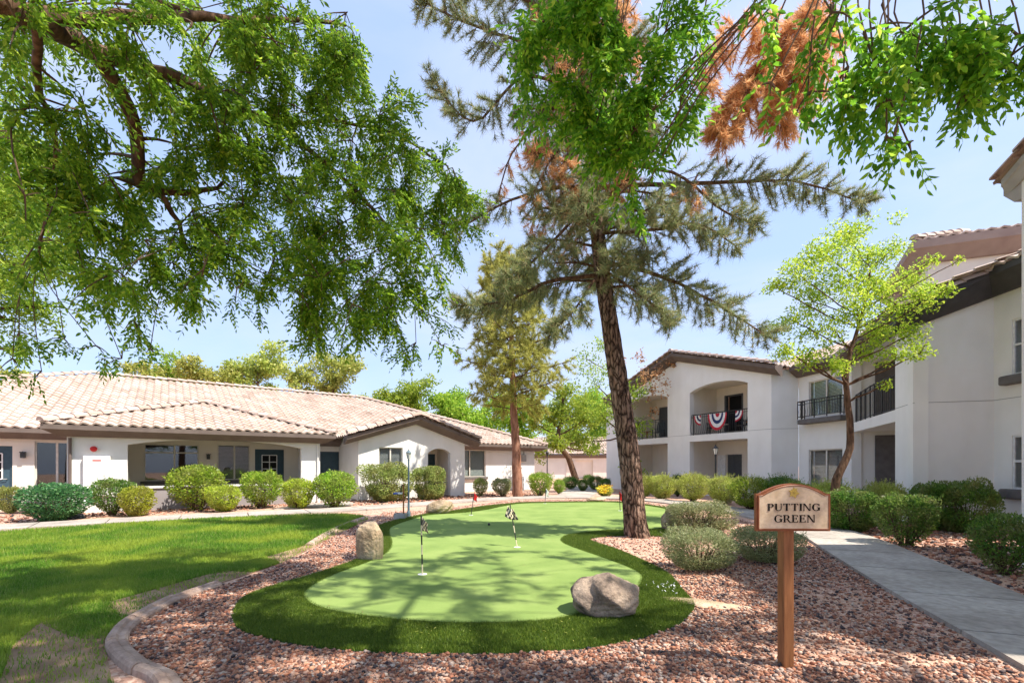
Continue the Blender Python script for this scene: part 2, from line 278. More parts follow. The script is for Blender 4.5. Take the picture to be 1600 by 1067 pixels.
def facade(pl, outline, holes, v0, v1, name, mat, parent):
    """upright wall slab with openings; outline and holes are (u,z) loops"""
    bm = bmesh.new(); es = []
    for loop in [outline] + holes:
        vs = [bm.verts.new(pl(u, v0, z)) for u, z in loop]
        es += [bm.edges.new((vs[i], vs[(i + 1) % len(vs)])) for i in range(len(vs))]
    r = bmesh.ops.triangle_fill(bm, edges=es, use_beauty=True, use_dissolve=False)
    fs = list(bm.faces)
    e = bmesh.ops.extrude_face_region(bm, geom=fs)
    nv = [g for g in e['geom'] if isinstance(g, bmesh.types.BMVert)]
    a = Vector(pl(0, v1, 0)) - Vector(pl(0, v0, 0)); bmesh.ops.translate(bm, verts=nv, vec=a)
    bmesh.ops.recalc_face_normals(bm, faces=bm.faces)
    me = bpy.data.meshes.new(name); bm.to_mesh(me); bm.free(); me.materials.append(mat)
    return link(name, me, parent)
def rect(u0, u1, z0, z1): return [(u0, z0), (u1, z0), (u1, z1), (u0, z1)]
def arch(u0, u1, z0, zs, za, n=12):
    c = (u0 + u1) / 2; w = (u1 - u0) / 2
    return [(u0, z0), (u1, z0)] + [(c + w * math.cos(math.pi * k / n), zs + (za - zs) * math.sin(math.pi * k / n)) for k in range(n + 1)]
def roundarch(u0, u1, z0, zs, za, n=14):      # flat segmental arch, rising from square shoulders
    c = (u0 + u1) / 2; w = (u1 - u0) / 2
    pts = [(u0, z0), (u1, z0)]
    for k in range(n + 1):
        t = 1 - 2 * k / n; pts.append((c + w * t, zs + (za - zs) * (1 - abs(t) ** 2.4)))
    return pts

def window(pl, u0, u1, z0, z1, parent, v=0.09, mull=None, blind='shutter', cross=False, frame='frame', slats=True, hm=None):
    t = .045; fr = MB()
    fr.pbox(pl, u0, u1, z0, z0 + t, v - .03, v + .04); fr.pbox(pl, u0, u1, z1 - t, z1, v - .03, v + .04)
    fr.pbox(pl, u0, u0 + t, z0 + t, z1 - t, v - .03, v + .04); fr.pbox(pl, u1 - t, u1, z0 + t, z1 - t, v - .03, v + .04)
    for m in (mull or []): fr.pbox(pl, m - .03, m + .03, z0 + t, z1 - t, v - .028, v + .038)
    if hm: fr.pbox(pl, u0 + t, u1 - t, hm - .025, hm + .025, v - .026, v + .036)
    fo = fr.build('window', M[frame], parent)
    MB().pbox(pl, u0 + t, u1 - t, z0 + t, z1 - t, v, v + .006).build('glass', GLASS, fo, fix=True)
    if slats:
        b = MB(); z = z0 + t + .03; a = .022
        while z < z1 - t - .02:
            b.add([pl(u0 + t, v + .05, z), pl(u1 - t, v + .05, z), pl(u1 - t, v + .05 + a, z + .046), pl(u0 + t, v + .05 + a, z + .046)], [(0, 1, 2, 3)]); z += .055
        b.build('blind', M[blind], fo, fix=False)
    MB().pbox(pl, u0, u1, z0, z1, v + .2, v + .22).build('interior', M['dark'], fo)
    return fo
def glassmat():
    m, n, l, b = newmat('window glass'); n.remove(b)
    t = n.new('ShaderNodeBsdfTransparent'); t.inputs[0].default_value = (.85, .88, .88, 1); g = n.new('ShaderNodeBsdfGlossy'); g.inputs['Roughness'].default_value = .02
    lw = n.new('ShaderNodeLayerWeight'); pw = n.new('ShaderNodeMath'); pw.operation = 'POWER'; pw.inputs[1].default_value = 4; l.new(lw.outputs['Facing'], pw.inputs[0]); f = n.new('ShaderNodeMapRange'); f.inputs[3].default_value = .07; f.inputs[4].default_value = .9; l.new(pw.outputs[0], f.inputs[0]); ms = n.new('ShaderNodeMixShader')
    l.new(f.outputs[0], ms.inputs[0]); l.new(t.outputs[0], ms.inputs[1]); l.new(g.outputs[0], ms.inputs[2]); l.new(ms.outputs[0], n['Material Output'].inputs[0]); return m
GLASS = glassmat()
def door(pl, u0, u1, z0, z1, parent, v=.08, mat='blue', lite=False, label=None, frame='frame'):
    d = MB().pbox(pl, u0 + .05, u1 - .05, z0, z1 - .05, v, v + .05).build('door', M[mat], parent)
    if label: d['label'] = label
    f = MB(); f.pbox(pl, u0, u0 + .05, z0, z1, v - .04, v + .06); f.pbox(pl, u1 - .05, u1, z0, z1, v - .04, v + .06); f.pbox(pl, u0 + .05, u1 - .05, z1 - .05, z1, v - .04, v + .06)
    f.build('door_frame', M[frame if mat != 'blue' else 'blue'], d)
    w = u1 - u0
    if lite:
        a, b_, c, e = u0 + .05 + w * .2, u1 - .05 - w * .2, z0 + 1.0, z1 - .25
        MB().pbox(pl, a, b_, c, e, v - .012, v - .004).build('glass', M['dark'], d)
        g = MB()
        for k in range(3): g.pbox(pl, a + (b_ - a) * k / 2 - .018, a + (b_ - a) * k / 2 + .018, c, e, v - .026, v - .013)
        for k in range(4): g.pbox(pl, a, b_, c + (e - c) * k / 3 - .018, c + (e - c) * k / 3 + .018, v - .03, v - .0145)
        g.build('muntins', M['wframe'], d)
    else:
        g = MB()
        for (a, b_) in ((.14, .46), (.54, .86)):
            for (c, e) in ((.08, .42), (.47, .92)):
                g.pbox(pl, u0 + w * a, u0 + w * b_, z0 + (z1 - z0) * c, z0 + (z1 - z0) * e, v - .012, v + .01)
        g.build('door_panels', M[mat], d)
    h = MB(); h.tube([pl(u1 - .13, v - .01, z0 + 1), pl(u1 - .13, v - .06, z0 + 1), pl(u1 - .24, v - .07, z0 + 1)], .012, 6); h.build('handle', M['metalgrey'], d)
    return d
def wall_lamp(pl, u, z, parent, v=0):
    l = MB(); l.pbox(pl, u - .05, u + .05, z - .08, z + .08, v - .03, v); l.tube([pl(u, v - .03, z + .05), pl(u, v - .12, z + .12)], .012, 6)
    l.pbox(pl, u - .07, u + .07, z + .08, z + .11, v - .19, v - .05); l.pbox(pl, u - .055, u + .055, z - .1, z + .08, v - .17, v - .065)
    return l.build('wall_lamp', M['black'], parent)

# roofs -------------------------------------------------------------------------
def tile_plane(a, e, s, wdt, lng, parent, clips=(), name='roof_tiles', tw=.29, cl=.40, sub=6, mat='tile'):
    """rippled clay tile surface: a = lower corner, e = eave direction, s = up-slope direction; clips = (point, keep-side normal)"""
    a = Vector(a); e = Vector(e).normalized(); s = Vector(s).normalized(); nrm = e.cross(s).normalized()
    if nrm.z < 0: nrm = -nrm
    nu = int(wdt / tw * sub) + 1; u = np.linspace(0, wdt, nu); ph = u / tw * 2 * math.pi
    wv = .034 * (np.sin(ph) + .25 * np.sin(2 * ph + .6))
    nc = int(math.ceil(lng / cl)); tv = []; off = []; cv = []
    for c in range(nc):
        t0, t1 = c * cl, min(lng, (c + 1) * cl)
        tv += [t0, t1 - .004]; off += [.040, .0]; cv += [c + .05, c + .95]
    tv = np.array([0] + tv); off = np.array([-.015] + off); cv = np.array([.01] + cv)
    U, T = np.meshgrid(u, tv); O = wv[None, :] + off[:, None]
    jit = (np.sin(np.floor(U / tw) * 12.9 + np.floor(T / cl) * 78.2) * 437.5) % 1 * .008
    O = O + jit
    V = np.array(a)[None, None] + U[..., None] * np.array(e) + T[..., None] * np.array(s) + O[..., None] * np.array(nrm)
    nt = len(tv); idx = np.arange(nt * nu).reshape(nt, nu)
    Q = np.stack([idx[:-1, :-1], idx[:-1, 1:], idx[1:, 1:], idx[1:, :-1]], -1).reshape(-1, 4)
    me = bpy.data.meshes.new(name); V = V.reshape(-1, 3)
    me.from_pydata(V.tolist(), [], Q.tolist()); uvl = me.uv_layers.new(name='UVMap')
    uc = np.broadcast_to((u / tw)[None, :], (nt, nu)).reshape(-1); vc = np.broadcast_to(cv[:, None], (nt, nu)).reshape(-1)
    li = np.zeros(len(me.loops), np.int32); me.loops.foreach_get('vertex_index', li)
    uvl.data.foreach_set('uv', np.stack([uc[li], vc[li]], -1).astype(np.float32).ravel())
    me.materials.append(M[mat])
    if clips:
        bm = bmesh.new(); bm.from_mesh(me)
        for p, n in clips: bmesh.ops.bisect_plane(bm, geom=bm.verts[:] + bm.edges[:] + bm.faces[:], plane_co=p, plane_no=-Vector(n), clear_outer=True)
        bm.to_mesh(me); bm.free()
    return link(name, me, parent)
def ridge_caps(mb, p0, p1, r=.12, seg=.42):
    p0, p1 = Vector(p0), Vector(p1); L = (p1 - p0).length; d = (p1 - p0) / L; k = max(1, int(L / seg))
    side = Vector((-d.y, d.x, 0)).normalized(); up = side.cross(d); up = up if up.z > 0 else -up
    for i in range(k):
        a = p0 + d * (L * i / k); b = p0 + d * (L * (i + 1) / k + .05); vs = []
        for p, rr, h in ((a, r * 1.12, .03), (b, r * .95, 0)):
            for q in range(7):
                an = math.pi * q / 6; vs.append(p + side * (math.cos(an) * rr) + up * (math.sin(an) * rr * .9 + h - .03))
        mb.add(vs, [(q, q + 1, q + 8, q + 7) for q in range(6)] + [tuple(range(7))])
def sweep(mb, path, prof, closed=False):
    """sweep section (out, dz) along a 3-D polyline; outward = right-hand side of travel in plan"""
    n = len(path); path = [Vector(p) for p in path]; ring = []
    for i, p in enumerate(path):
        ns = []
        if i > 0 or closed: d = p - path[i - 1]; ns.append(Vector((d.y, -d.x)).normalized())
        if i < n - 1 or closed: d = path[(i + 1) % n] - p; ns.append(Vector((d.y, -d.x)).normalized())
        m = ns[0] if len(ns) == 1 else (ns[0] + ns[1]) / max(.2, 1 + ns[0].dot(ns[1]))
        ring.append([(p.x + m.x * o, p.y + m.y * o, p.z + dz) for o, dz in prof])
    k = len(prof); vs = [v for r in ring for v in r]
    fs = [(i % n * k + j, i % n * k + (j + 1) % k, (i + 1) % n * k + (j + 1) % k, (i + 1) % n * k + j) for i in range(n if closed else n - 1) for j in range(k)]
    if not closed: fs += [tuple(range(k)), tuple((n - 1) * k + j for j in range(k))[::-1]]
    mb.add(vs, fs)
FASC = [(0, -.03), (.50, -.03), (.50, -.17), (.44, -.20), (.16, -.36), (0, -.36)]

# ================================================================ GROUND
def smooth_loop(pts, n=6, closed=True):
    pts = [np.array(p, float) for p in pts]; N = len(pts); o = []
    rngk = range(N) if closed else range(N - 1)
    for i in rngk:
        if closed: a, b, c, d = pts[i - 1], pts[i], pts[(i + 1) % N], pts[(i + 2) % N]
        else: a, b, c, d = pts[max(i - 1, 0)], pts[i], pts[i + 1], pts[min(i + 2, N - 1)]
        for k in range(n):
            t = k / n; o.append(tuple(.5 * ((2 * b) + (-a + c) * t + (2 * a - 5 * b + 4 * c - d) * t * t + (-a + 3 * b - 3 * c + d) * t ** 3)))
    if not closed: o.append(tuple(pts[-1]))
    return o
def inpoly(X, Y, poly):
    r = np.zeros(len(X), bool); n = len(poly); j = n - 1
    for i in range(n):
        xi, yi = poly[i]; xj, yj = poly[j]
        if yi != yj: r ^= ((yi > Y) != (yj > Y)) & (X < (xj - xi) * (Y - yi) / (yj - yi) + xi)
        j = i
    return r
def sheet(name, poly, z0, z1, mat, parent=None, kind='structure'):
    bm = bmesh.new(); vs = [bm.verts.new((x, y, z0)) for x, y in poly]; n = len(vs)
    es = [bm.edges.new((vs[i], vs[(i + 1) % n])) for i in range(n)]
    bmesh.ops.triangle_fill(bm, edges=es, use_beauty=True)
    e = bmesh.ops.extrude_face_region(bm, geom=bm.faces[:]); nv = [g for g in e['geom'] if isinstance(g, bmesh.types.BMVert)]
    bmesh.ops.translate(bm, verts=nv, vec=(0, 0, z1 - z0)); bmesh.ops.recalc_face_normals(bm, faces=bm.faces)
    me = bpy.data.meshes.new(name); bm.to_mesh(me); bm.free(); me.materials.append(mat)
    o = link(name, me, parent)
    if kind: o['kind'] = kind
    return o
g = MB(); g.add([(-350, -60, 0), (350, -60, 0), (350, 600, 0), (-350, 600, 0)], [(0, 1, 2, 3)]); tag(g.build('ground', M['gravel']), kind='structure')

green_px = [(476, 928), (480, 940), (499, 951), (544, 961), (590, 967), (650, 973), (725, 976), (819, 974), (875, 968), (930, 953), (975, 935), (1000, 914), (997, 896), (950, 876), (905, 860), (881, 850), (879, 842), (897, 835.5), (950, 830), (1025, 828), (1044, 824), (1052, 810), (1052, 800), (1025, 793), (985, 788), (950, 785.5), (875, 786), (815, 787.5), (785, 792), (762, 797), (725, 802), (669, 806), (642, 813), (612, 824), (607, 834), (611, 849), (605, 864), (575, 880), (537, 894), (500, 910)]
turf_px = [(364, 958), (366, 975), (380, 987), (412, 997), (472, 1009), (540, 1017), (600, 1020), (687, 1022), (800, 1021), (912, 1014), (1006, 997), (1060, 976), (1085, 950), (1078, 935), (1066, 922), (1050, 902), (1025, 886), (969, 861), (930, 848), (922, 843), (940, 839), (990, 837), (1055, 838), (1064, 826), (1060, 806), (1058, 797), (1025, 791), (985, 786), (950, 784), (875, 784.5), (815, 785.5), (800, 787), (762, 790.5), (710, 798), (669, 803.5), (625, 812), (588, 824), (583, 840), (585, 860), (555, 876), (487, 899), (412, 921), (378, 937)]
GREEN = smooth_loop(Gs(green_px), 4); TURF = smooth_loop(Gs(turf_px), 4)
def shrink(poly, d):
    n = len(poly); A = sum(poly[i][0] * poly[(i + 1) % n][1] - poly[(i + 1) % n][0] * poly[i][1] for i in range(n)); s = 1 if A > 0 else -1; o = []
    for i in range(n):
        a, b = poly[i - 1], poly[(i + 1) % n]; t = Vector((b[0] - a[0], b[1] - a[1])); t = t.normalized() if t.length > 1e-6 else Vector((1, 0)); o.append((poly[i][0] - t.y * d * s, poly[i][1] + t.x * d * s))
    return o
GREENS = shrink(GREEN, .022)
sheet('turf_border', TURF, -.02, .012, M['turfbase'])
sheet('putting_green', GREEN, -.01, .028, M['green'])
# path
PC = smooth_loop([(2.5, -2.5), (3.45, .8), (4.32, 3.0), (5.05, 5.1), (5.9, 7.3), (6.75, 9.5), (7.3, 12), (7.3, 14.5), (6.8, 17.5), (5.3, 20.3), (2.9, 21.3), (.9, 20.9), (-1.6, 19.4), (-3.7, 17.2), (-5.7, 15.25), (-8, 13.75), (-10.3, 12.3), (-12.2, 10.85), (-15, 8.8), (-19, 5.6)], 5, False)
pm = MB(); WP = .66; PATHL, PATHR = [], []
for i, p in enumerate(PC):
    a = PC[max(i - 1, 0)]; b = PC[min(i + 1, len(PC) - 1)]; d = Vector((b[0] - a[0], b[1] - a[1])).normalized(); nx, ny = -d.y, d.x
    wv = WP * (1.0 if p[1] > 4 else 1.0); PATHL.append((p[0] + nx * wv, p[1] + ny * wv)); PATHR.append((p[0] - nx * wv, p[1] - ny * wv))
cum = 0; seg0 = 0
for i in range(len(PC) - 1):
    l0, l1, r0, r1 = [Vector((*q, 0)) for q in (PATHL[i], PATHL[i + 1], PATHR[i], PATHR[i + 1])]
    ln = ((l1 - l0).length + (r1 - r0).length) / 2; jt = (i % 3 == 2)
    k = (.03 / ln) if jt else 0
    l1 = l1.lerp(l0, k); r1 = r1.lerp(r0, k)
    z = .045
    pm.hexa([(l0.x, l0.y, -.03), (l1.x, l1.y, -.03), (r1.x, r1.y, -.03), (r0.x, r0.y, -.03), (l0.x, l0.y, z), (l1.x, l1.y, z), (r1.x, r1.y, z), (r0.x, r0.y, z)])
tag(pm.build('path', M['concrete']), kind='structure')
# spurs of the path: to the blue front door, and away between the buildings
sheet('path', Gs([(428, 796.5), (548, 790.5), (556, 788), (545, 784.5), (505, 785.5), (470, 789)]), -.03, .038, M['concrete'])
sheet('path', [(1.9, 21.0), (3.6, 21.1), (5.0, 26), (8.5, 40), (6.2, 40), (3.2, 27)], -.03, .038, M['concrete'])
PATHPOLY = PATHL + PATHR[::-1]
# lawn
lawn_px = [(-500, 861), (-200, 843), (0, 832.5), (100, 825.5), (200, 818.5), (300, 812.5), (400, 808), (480, 804.8), (535, 803.8), (566, 806.5), (575, 811), (545, 822), (512, 838), (470, 862), (440, 874), (385, 893), (320, 917), (240, 943), (190, 968), (165, 1000), (160, 1030), (185, 1090), (100, 1300), (-500, 1300)]
LAWN = Gs(lawn_px[:-2]) + [(-2.3, 1.6), (-9, 1.6), (-14, 4)]
sheet('lawn', LAWN, -.02, .006, M['lawn'])
dirt_px = [(566, 808), (535, 824), (505, 838), (466, 856), (425, 868), (380, 882), (320, 899), (230, 925), (140, 950), (60, 975), (20, 1010), (0, 1067)]
DIRT = Gs(dirt_px) + [(-4.0, 2.2), (-1.6, 1.9)] + Gs([(170, 1040), (163, 1004), (187, 978), (240, 948), (320, 919), (386, 898), (440, 880), (476, 862), (512, 843), (548, 825), (575, 812)])
sheet('soil', DIRT, -.02, .010, M['dirt'])
# curb
curb_px = [(262, 1075), (215, 1045), (188, 1022), (181, 1003), (198, 980), (225, 963), (262, 943), (300, 928), (335, 916), (380, 899.5), (425, 883), (462, 866), (487, 850), (510, 835), (545, 818), (575, 808)]
CURB = smooth_loop([(-1.4, 2.0)] + Gs(curb_px), 6, False)
cs = MB(); prof = [(-.085, -.02), (-.08, .03), (-.06, .046), (-.02, .05), (0.0, .068), (.03, .074), (.05, .068), (.065, .045), (.07, -.02)]
i = 0
while i < len(CURB) - 1:
    j = min(i + 11, len(CURB) - 1); part = [Vector((*p, 0)) for p in CURB[i:j + 1]]
    part[-1] = part[-1].lerp(part[-2], .014 / max(.05, (part[-1] - part[-2]).length))
    sink = max(0, min(.075, (i - 42) * .006)) if i < 74 else .02
    part = [p - Vector((0, 0, sink)) for p in part]
    sweep(cs, part, [(-a, b) for a, b in prof][::-1]); i = j
cu = cs.build('landscape_curb', M['curb'], smooth=False)
tag(cu, 'curved pale concrete landscape curb between the lawn and the red gravel bed', 'curb')

# ---- blades
def blades(name, poly, n, hgt, wid, mat, excl=(), near=None, z=0.0, lean=.5, seed=1, kind='stuff', parent=None, dens=None):
    r = np.random.default_rng(seed); P_ = np.array(poly); x0, y0 = P_.min(0); x1, y1 = P_.max(0); XS, YS = [], []; tot = 0
    while tot < n:
        m = 200000; X = r.uniform(x0, x1, m); Y = r.uniform(y0, y1, m); k = inpoly(X, Y, poly)
        for e in excl: k &= ~inpoly(X, Y, e)
        if near: k &= (r.random(m) < np.clip((near / np.maximum(Y, .5)) ** 2, 0, 1)) & (Y > 2.2) & (np.abs(X) < 1.25 * Y)
        if dens is not None: k &= r.random(m) < dens(X, Y)
        XS.append(X[k]); YS.append(Y[k]); tot += k.sum()
    X = np.concatenate(XS)[:n]; Y = np.concatenate(YS)[:n]
    sc = np.maximum(1, Y / (near or 100)) if near else np.ones(n)
    a = r.uniform(0, 2 * math.pi, n); h = hgt * r.uniform(.55, 1.2, n) * np.minimum(sc, 1.5); w = wid * sc * r.uniform(.7, 1.3, n)
    dx, dy = np.cos(a) * w, np.sin(a) * w; la = r.uniform(0, 2 * math.pi, n); ll = h * lean * r.random(n)
    V = np.stack([np.stack([X - dx, Y - dy, np.full(n, z)], -1), np.stack([X + dx, Y + dy, np.full(n, z)], -1), np.stack([X + np.cos(la) * ll, Y + np.sin(la) * ll, z + h], -1)], 1)
    o = npmesh(name, V.reshape(-1, 3), np.arange(3 * n).reshape(n, 3), mat, parent)
    if kind: o['kind'] = kind
    return o
def vn(X, Y, s, o=0):   # cheap smooth noise -1..1
    return (np.sin(X * s + 1.3 * np.sin(Y * s * .7 + o) + o) + np.sin(Y * s * 1.3 + 1.7 * np.sin(X * s * .6 + 2 * o)) + np.sin((X + Y) * s * 2.1 + o * 3) * .6) / 2.6
tag(blades('grass', LAWN, 170000, .055, .0042, M['blade'], near=6, z=.006, seed=2, excl=[DIRT, PATHPOLY]), 'short green lawn grass left of the gravel bed', 'grass')
tag(blades('grass', DIRT, 34000, .04, .004, M['blade'], near=6, z=.010, seed=5, dens=lambda X, Y: np.clip(vn(X, Y, 2.2) * 1.3 + .05, 0.02, 1)), 'sparse grass tufts on the bare soil by the curb', 'grass')
tag(blades('turf_pile', TURF, 300000, .03, .0028, M['turf'], near=7, z=.012, seed=3, excl=[GREENS], lean=.8), 'dark green artificial turf pile round the putting green', 'artificial turf')
# ---- pebbles
ICO = None
def ico():
    bm = bmesh.new(); bmesh.ops.create_icosphere(bm, subdivisions=1, radius=1); V = np.array([v.co[:] for v in bm.verts]); Fc = np.array([[v.index for v in f.verts] for f in bm.faces]); bm.free(); return V, Fc
def pebbles(name, n, region, size, seed, excl, sizevar=.58, dens=None):
    r = np.random.default_rng(seed); V0, F0 = ico(); XS, YS = [], []; tot = 0; P_ = np.array(region); x0, y0 = P_.min(0); x1, y1 = P_.max(0); it = 0
    while tot < n and it < 200:
        it += 1; m = 100000; X = r.uniform(x0, x1, m); Y = r.uniform(y0, y1, m); k = inpoly(X, Y, region)
        for e in excl: k &= ~inpoly(X, Y, e)
        k &= (np.abs(X) < 1.22 * Y + .4)
        if dens is not None: k &= r.random(m) < dens(X, Y)
        XS.append(X[k]); YS.append(Y[k]); tot += k.sum()
    X = np.concatenate(XS)[:n]; Y = np.concatenate(YS)[:n]; n = len(X)
    S = size * np.exp(r.normal(0, sizevar, n)); S = np.clip(S, size * .4, size * 2.1); ax = S[:, None] * np.stack([r.uniform(.8, 1.25, n), r.uniform(.6, 1, n), r.uniform(.4, .75, n)], -1)
    D = V0[None] * ax[:, None, :] * r.uniform(.72, 1.25, (n, 12, 1))
    a = r.uniform(0, 2 * math.pi, n); t = r.uniform(-.6, .6, n); ca, sa, ct, st = np.cos(a), np.sin(a), np.cos(t), np.sin(t)
    x, y, z = D[..., 0], D[..., 1], D[..., 2]; y, z = y * ct[:, None] - z * st[:, None], y * st[:, None] + z * ct[:, None]
    x, y = x * ca[:, None] - y * sa[:, None], x * sa[:, None] + y * ca[:, None]
    V = np.stack([x + X[:, None], y + Y[:, None], z + (ax[:, 2] * r.uniform(.15, .95, n))[:, None]], -1).reshape(-1, 3)
    Fc = (F0[None] + (np.arange(n) * 12)[:, None, None]).reshape(-1, 3)
    o = npmesh(name, V, Fc, M['pebble']); o['kind'] = 'stuff'; return o
CURBIN = [(-1.28, 1.9)] + Gs([(300, 1075), (262, 1045), (222, 1024), (203, 1003), (211, 980), (236, 963), (272, 943), (310, 928), (345, 916), (392, 899), (435, 883), (472, 866), (500, 850), (530, 833), (575, 811)])
BEDL = CURBIN + Gs([(600, 800), (668, 797), (800, 781), (960, 779), (1050, 790), (1090, 797)]) + [(6.4, 13.5), (6.2, 10), (5.1, 6.9), (4.1, 4.4), (3.4, 2.6), (3, 1.9)]
BEDR = [(6.6, 7.0), (7.2, 8.8), (7.6, 10), (8.1, 12), (12, 15), (10.5, 9.5), (9.5, 7.4), (8.9, 6.6), (6.4, 4.7), (5.75, 5.1)]
ex = [TURF, PATHPOLY]
near = lambda X, Y: np.clip((3.9 / np.maximum(Y, 1)) ** 1.6, 0, 1)
dens2 = lambda X, Y: near(X, Y) * np.where((X > .9) & (Y > 3.4), np.clip(.75 + .8 * vn(X, Y, 1.1, 1.), .3, 1), 1)
tag(pebbles('gravel', 78000, BEDL, .0106, 4, ex, dens=dens2), 'crushed red granite gravel round the putting green', 'gravel')
tag(pebbles('gravel', 5200, BEDR, .021, 6, ex), 'crushed red granite gravel right of the path', 'gravel')
STRIP = [(-15, 10.2)] + [(x - .05, y + .15) for x, y in PATHL][::-1][3:36]
tag(pebbles('gravel', 5000, Gs([(0, 818), (200, 806), (400, 796), (440, 791), (548, 790), (600, 789), (700, 782), (760, 777), (850, 773), (840, 769), (700, 773), (560, 781), (440, 786), (100, 800), (0, 806)]), .026, 8, ex), 'red gravel strip along the front of the single storey building', 'gravel')

# ---- boulders
def boulder(name, label, loc, dims, mat, seed, group=None, rz=0, cuts=7, lean=0, pw=1.0):
    bm = bmesh.new(); bmesh.ops.create_icosphere(bm, subdivisions=5, radius=1); r = random.Random(seed)
    pl = [(Vector((r.uniform(-1, 1), r.uniform(-1, 1), r.uniform(-.4, 1))).normalized(), r.uniform(.66, .9)) for _ in range(cuts)]
    ph = [(Vector((r.uniform(-1, 1), r.uniform(-1, 1), r.uniform(-1, 1))) * f, r.uniform(0, 6), a) for f, a in ((2, .07), (3.2, .05), (5, .03), (9, .022), (14, .014), (22, .009), (34, .006))]
    for v in bm.verts:
        c = v.co.copy(); c = Vector([math.copysign(abs(q) ** pw, q) for q in c])
        for n, d in pl:
            e = c.dot(n) - d
            if e > 0: c -= n * e * .85
        k = 1 + sum((a * math.sin(f.dot(v.co) * 1.6 + o) if a > .025 else a * (1 - 2 * abs(math.sin(f.dot(v.co) * .8 + o)))) for f, o, a in ph)
        c *= k; c.x += lean * c.z
        v.co = Vector((c.x * dims[0] / 2, c.y * dims[1] / 2, (c.z + .72) * dims[2] / 1.72))
    me = bpy.data.meshes.new(name); bm.to_mesh(me); bm.free(); me.materials.append(mat); me.shade_smooth()
    o = link(name, me); o.location = (*loc, -.015); o.rotation_euler[2] = rz
    return tag(o, label, 'boulder', group)
boulder('boulder', 'large rounded grey boulder with dark stains on the near right edge of the putting green', (0.99, 4.62), (.76, .56, .43), M['stone_grey'], 41, rz=.1, cuts=4, pw=1.0)
boulder('boulder', 'upright tan boulder standing on the turf at the left edge of the putting green', (-2.26, 7.28), (.41, .36, .58), M['stone_tan'], 2, cuts=2, pw=.66)
boulder('boulder', 'low pale tan boulder beside the lamp post at the far left rim of the green', (-2.25, 14.1), (.85, .55, .46), M['stone_tan'], 12, cuts=5, lean=.25)
boulder('boulder', 'brown boulder half hidden behind the grey shrub by the pine', (3.75, 10.6), (.55, .5, .55), M['stone_tan'], 17)
boulder('boulder', 'small flat stone lying on the gravel beyond the far edge of the green', (3.5, 19.0), (.8, .5, .22), M['stone_tan'], 21)
boulder('boulder', 'flat pale slab stone sunk in the gravel right of the turf', (2.05, 4.95), (.95, .32, .05), M['stone_tan'], 23, rz=-.35)
# small white stones and chips scattered on the turf
r9 = random.Random(9)
wc = MB()
for _ in range(26):
    x, y = G(1040 + r9.gauss(0, 14), 918 + r9.gauss(0, 6)); s = r9.uniform(.006, .014)
    wc.tube([(x, y, .03), (x + r9.uniform(-2, 2) * s, y + r9.uniform(-2, 2) * s, .045)], [s * .6, s * .3], 5)
tag(wc.build('fallen_petals', M['wframe']), 'scatter of small white petals lying on the turf right of the large boulder', 'petals', kind='stuff')

def litter(name, poly, n, size, mat, seed, label, cat, z=.03, excl=()):
    r = np.random.default_rng(seed); P_ = np.array(poly); x0, y0 = P_.min(0); x1, y1 = P_.max(0); X = r.uniform(x0, x1, n * 6); Y = r.uniform(y0, y1, n * 6); k = inpoly(X, Y, poly)
    for e in excl: k &= ~inpoly(X, Y, e)
    X, Y = X[k][:n], Y[k][:n]; m = len(X); a = r.uniform(0, 6.28, m); L = size * r.uniform(.5, 1.4, m); d = np.stack([np.cos(a), np.sin(a), r.uniform(-.15, .15, m)], -1) * L[:, None]; s_ = np.stack([-np.sin(a), np.cos(a), r.uniform(-.3, .3, m)], -1) * (L * .22)[:, None]; b = np.stack([X, Y, np.full(m, z) + .006], -1)
    V_ = np.stack([b - d, b + s_, b + d, b - s_], 1).reshape(-1, 3); o = npmesh(name, V_, np.arange(m * 4).reshape(m, 4), mat); tag(o, label, cat, kind='stuff')
litter('leaf_litter', GREEN, 420, .012, M['dryleaf'], 31, 'tiny dry leaflets scattered over the putting green', 'leaf litter', z=.026)
litter('leaf_litter', TURF, 500, .016, M['goldleaf'], 32, 'fallen yellow leaflets lying on the turf border', 'leaf litter', z=.045, excl=[GREEN])
litter('leaf_litter', PATHPOLY, 260, .014, M['dryleaf'], 33, 'dry leaflets scattered on the concrete path', 'leaf litter', z=.044)
litter('leaf_litter', BEDL, 900, .018, M['dryleaf'], 34, 'dry leaflets scattered among the gravel', 'leaf litter', z=.022, excl=[TURF, PATHPOLY])

# ================================================================ LEFT BUILDING (single storey)
LB = thing('single_storey_building', 'long white single storey building with pink tiled hip roofs left of the green', 'building', (-13.7, 14, 0))
LD, LN = Vector((.8, .6, 0)), Vector((-.6, .8, 0)); LP = plane((-13.7, 14), (.8, .6))
V = lambda u, v, z: Vector(LP(u, v, z))
facade(LP, rect(0, 7.4, -.1, 2.75), [roundarch(1.43, 6.7, -.05, 2.18, 2.42)], 0, .25, 'wing_wall', M['white'], LB)
m = MB(); m.pbox(LP, 0, .25, -.1, 2.75, .25, 3.0); m.build('side_wall', M['white'], LB); MB().pbox(LP, 7.15, 7.4, -.1, 2.75, .25, 2.8).build('side_wall', M['white'], LB)
m = MB(); m.pbox(LP, 1.43, 6.7, -.1, .74, .03, .2); m.build('patio_wall', M['mauve'], LB); m = MB(); m.pbox(LP, 1.44, 6.69, .74, .8, -.02, .24); m.build('wall_cap', M['white'], LB)
MB().pbox(LP, .25, 7.15, 2.5, 2.56, .25, 2.8).build('patio_ceiling', M['cream'], LB)
MB().pbox(LP, .25, 8.95, -.05, .05, .25, 2.8).build('patio_floor', M['concrete'], LB)
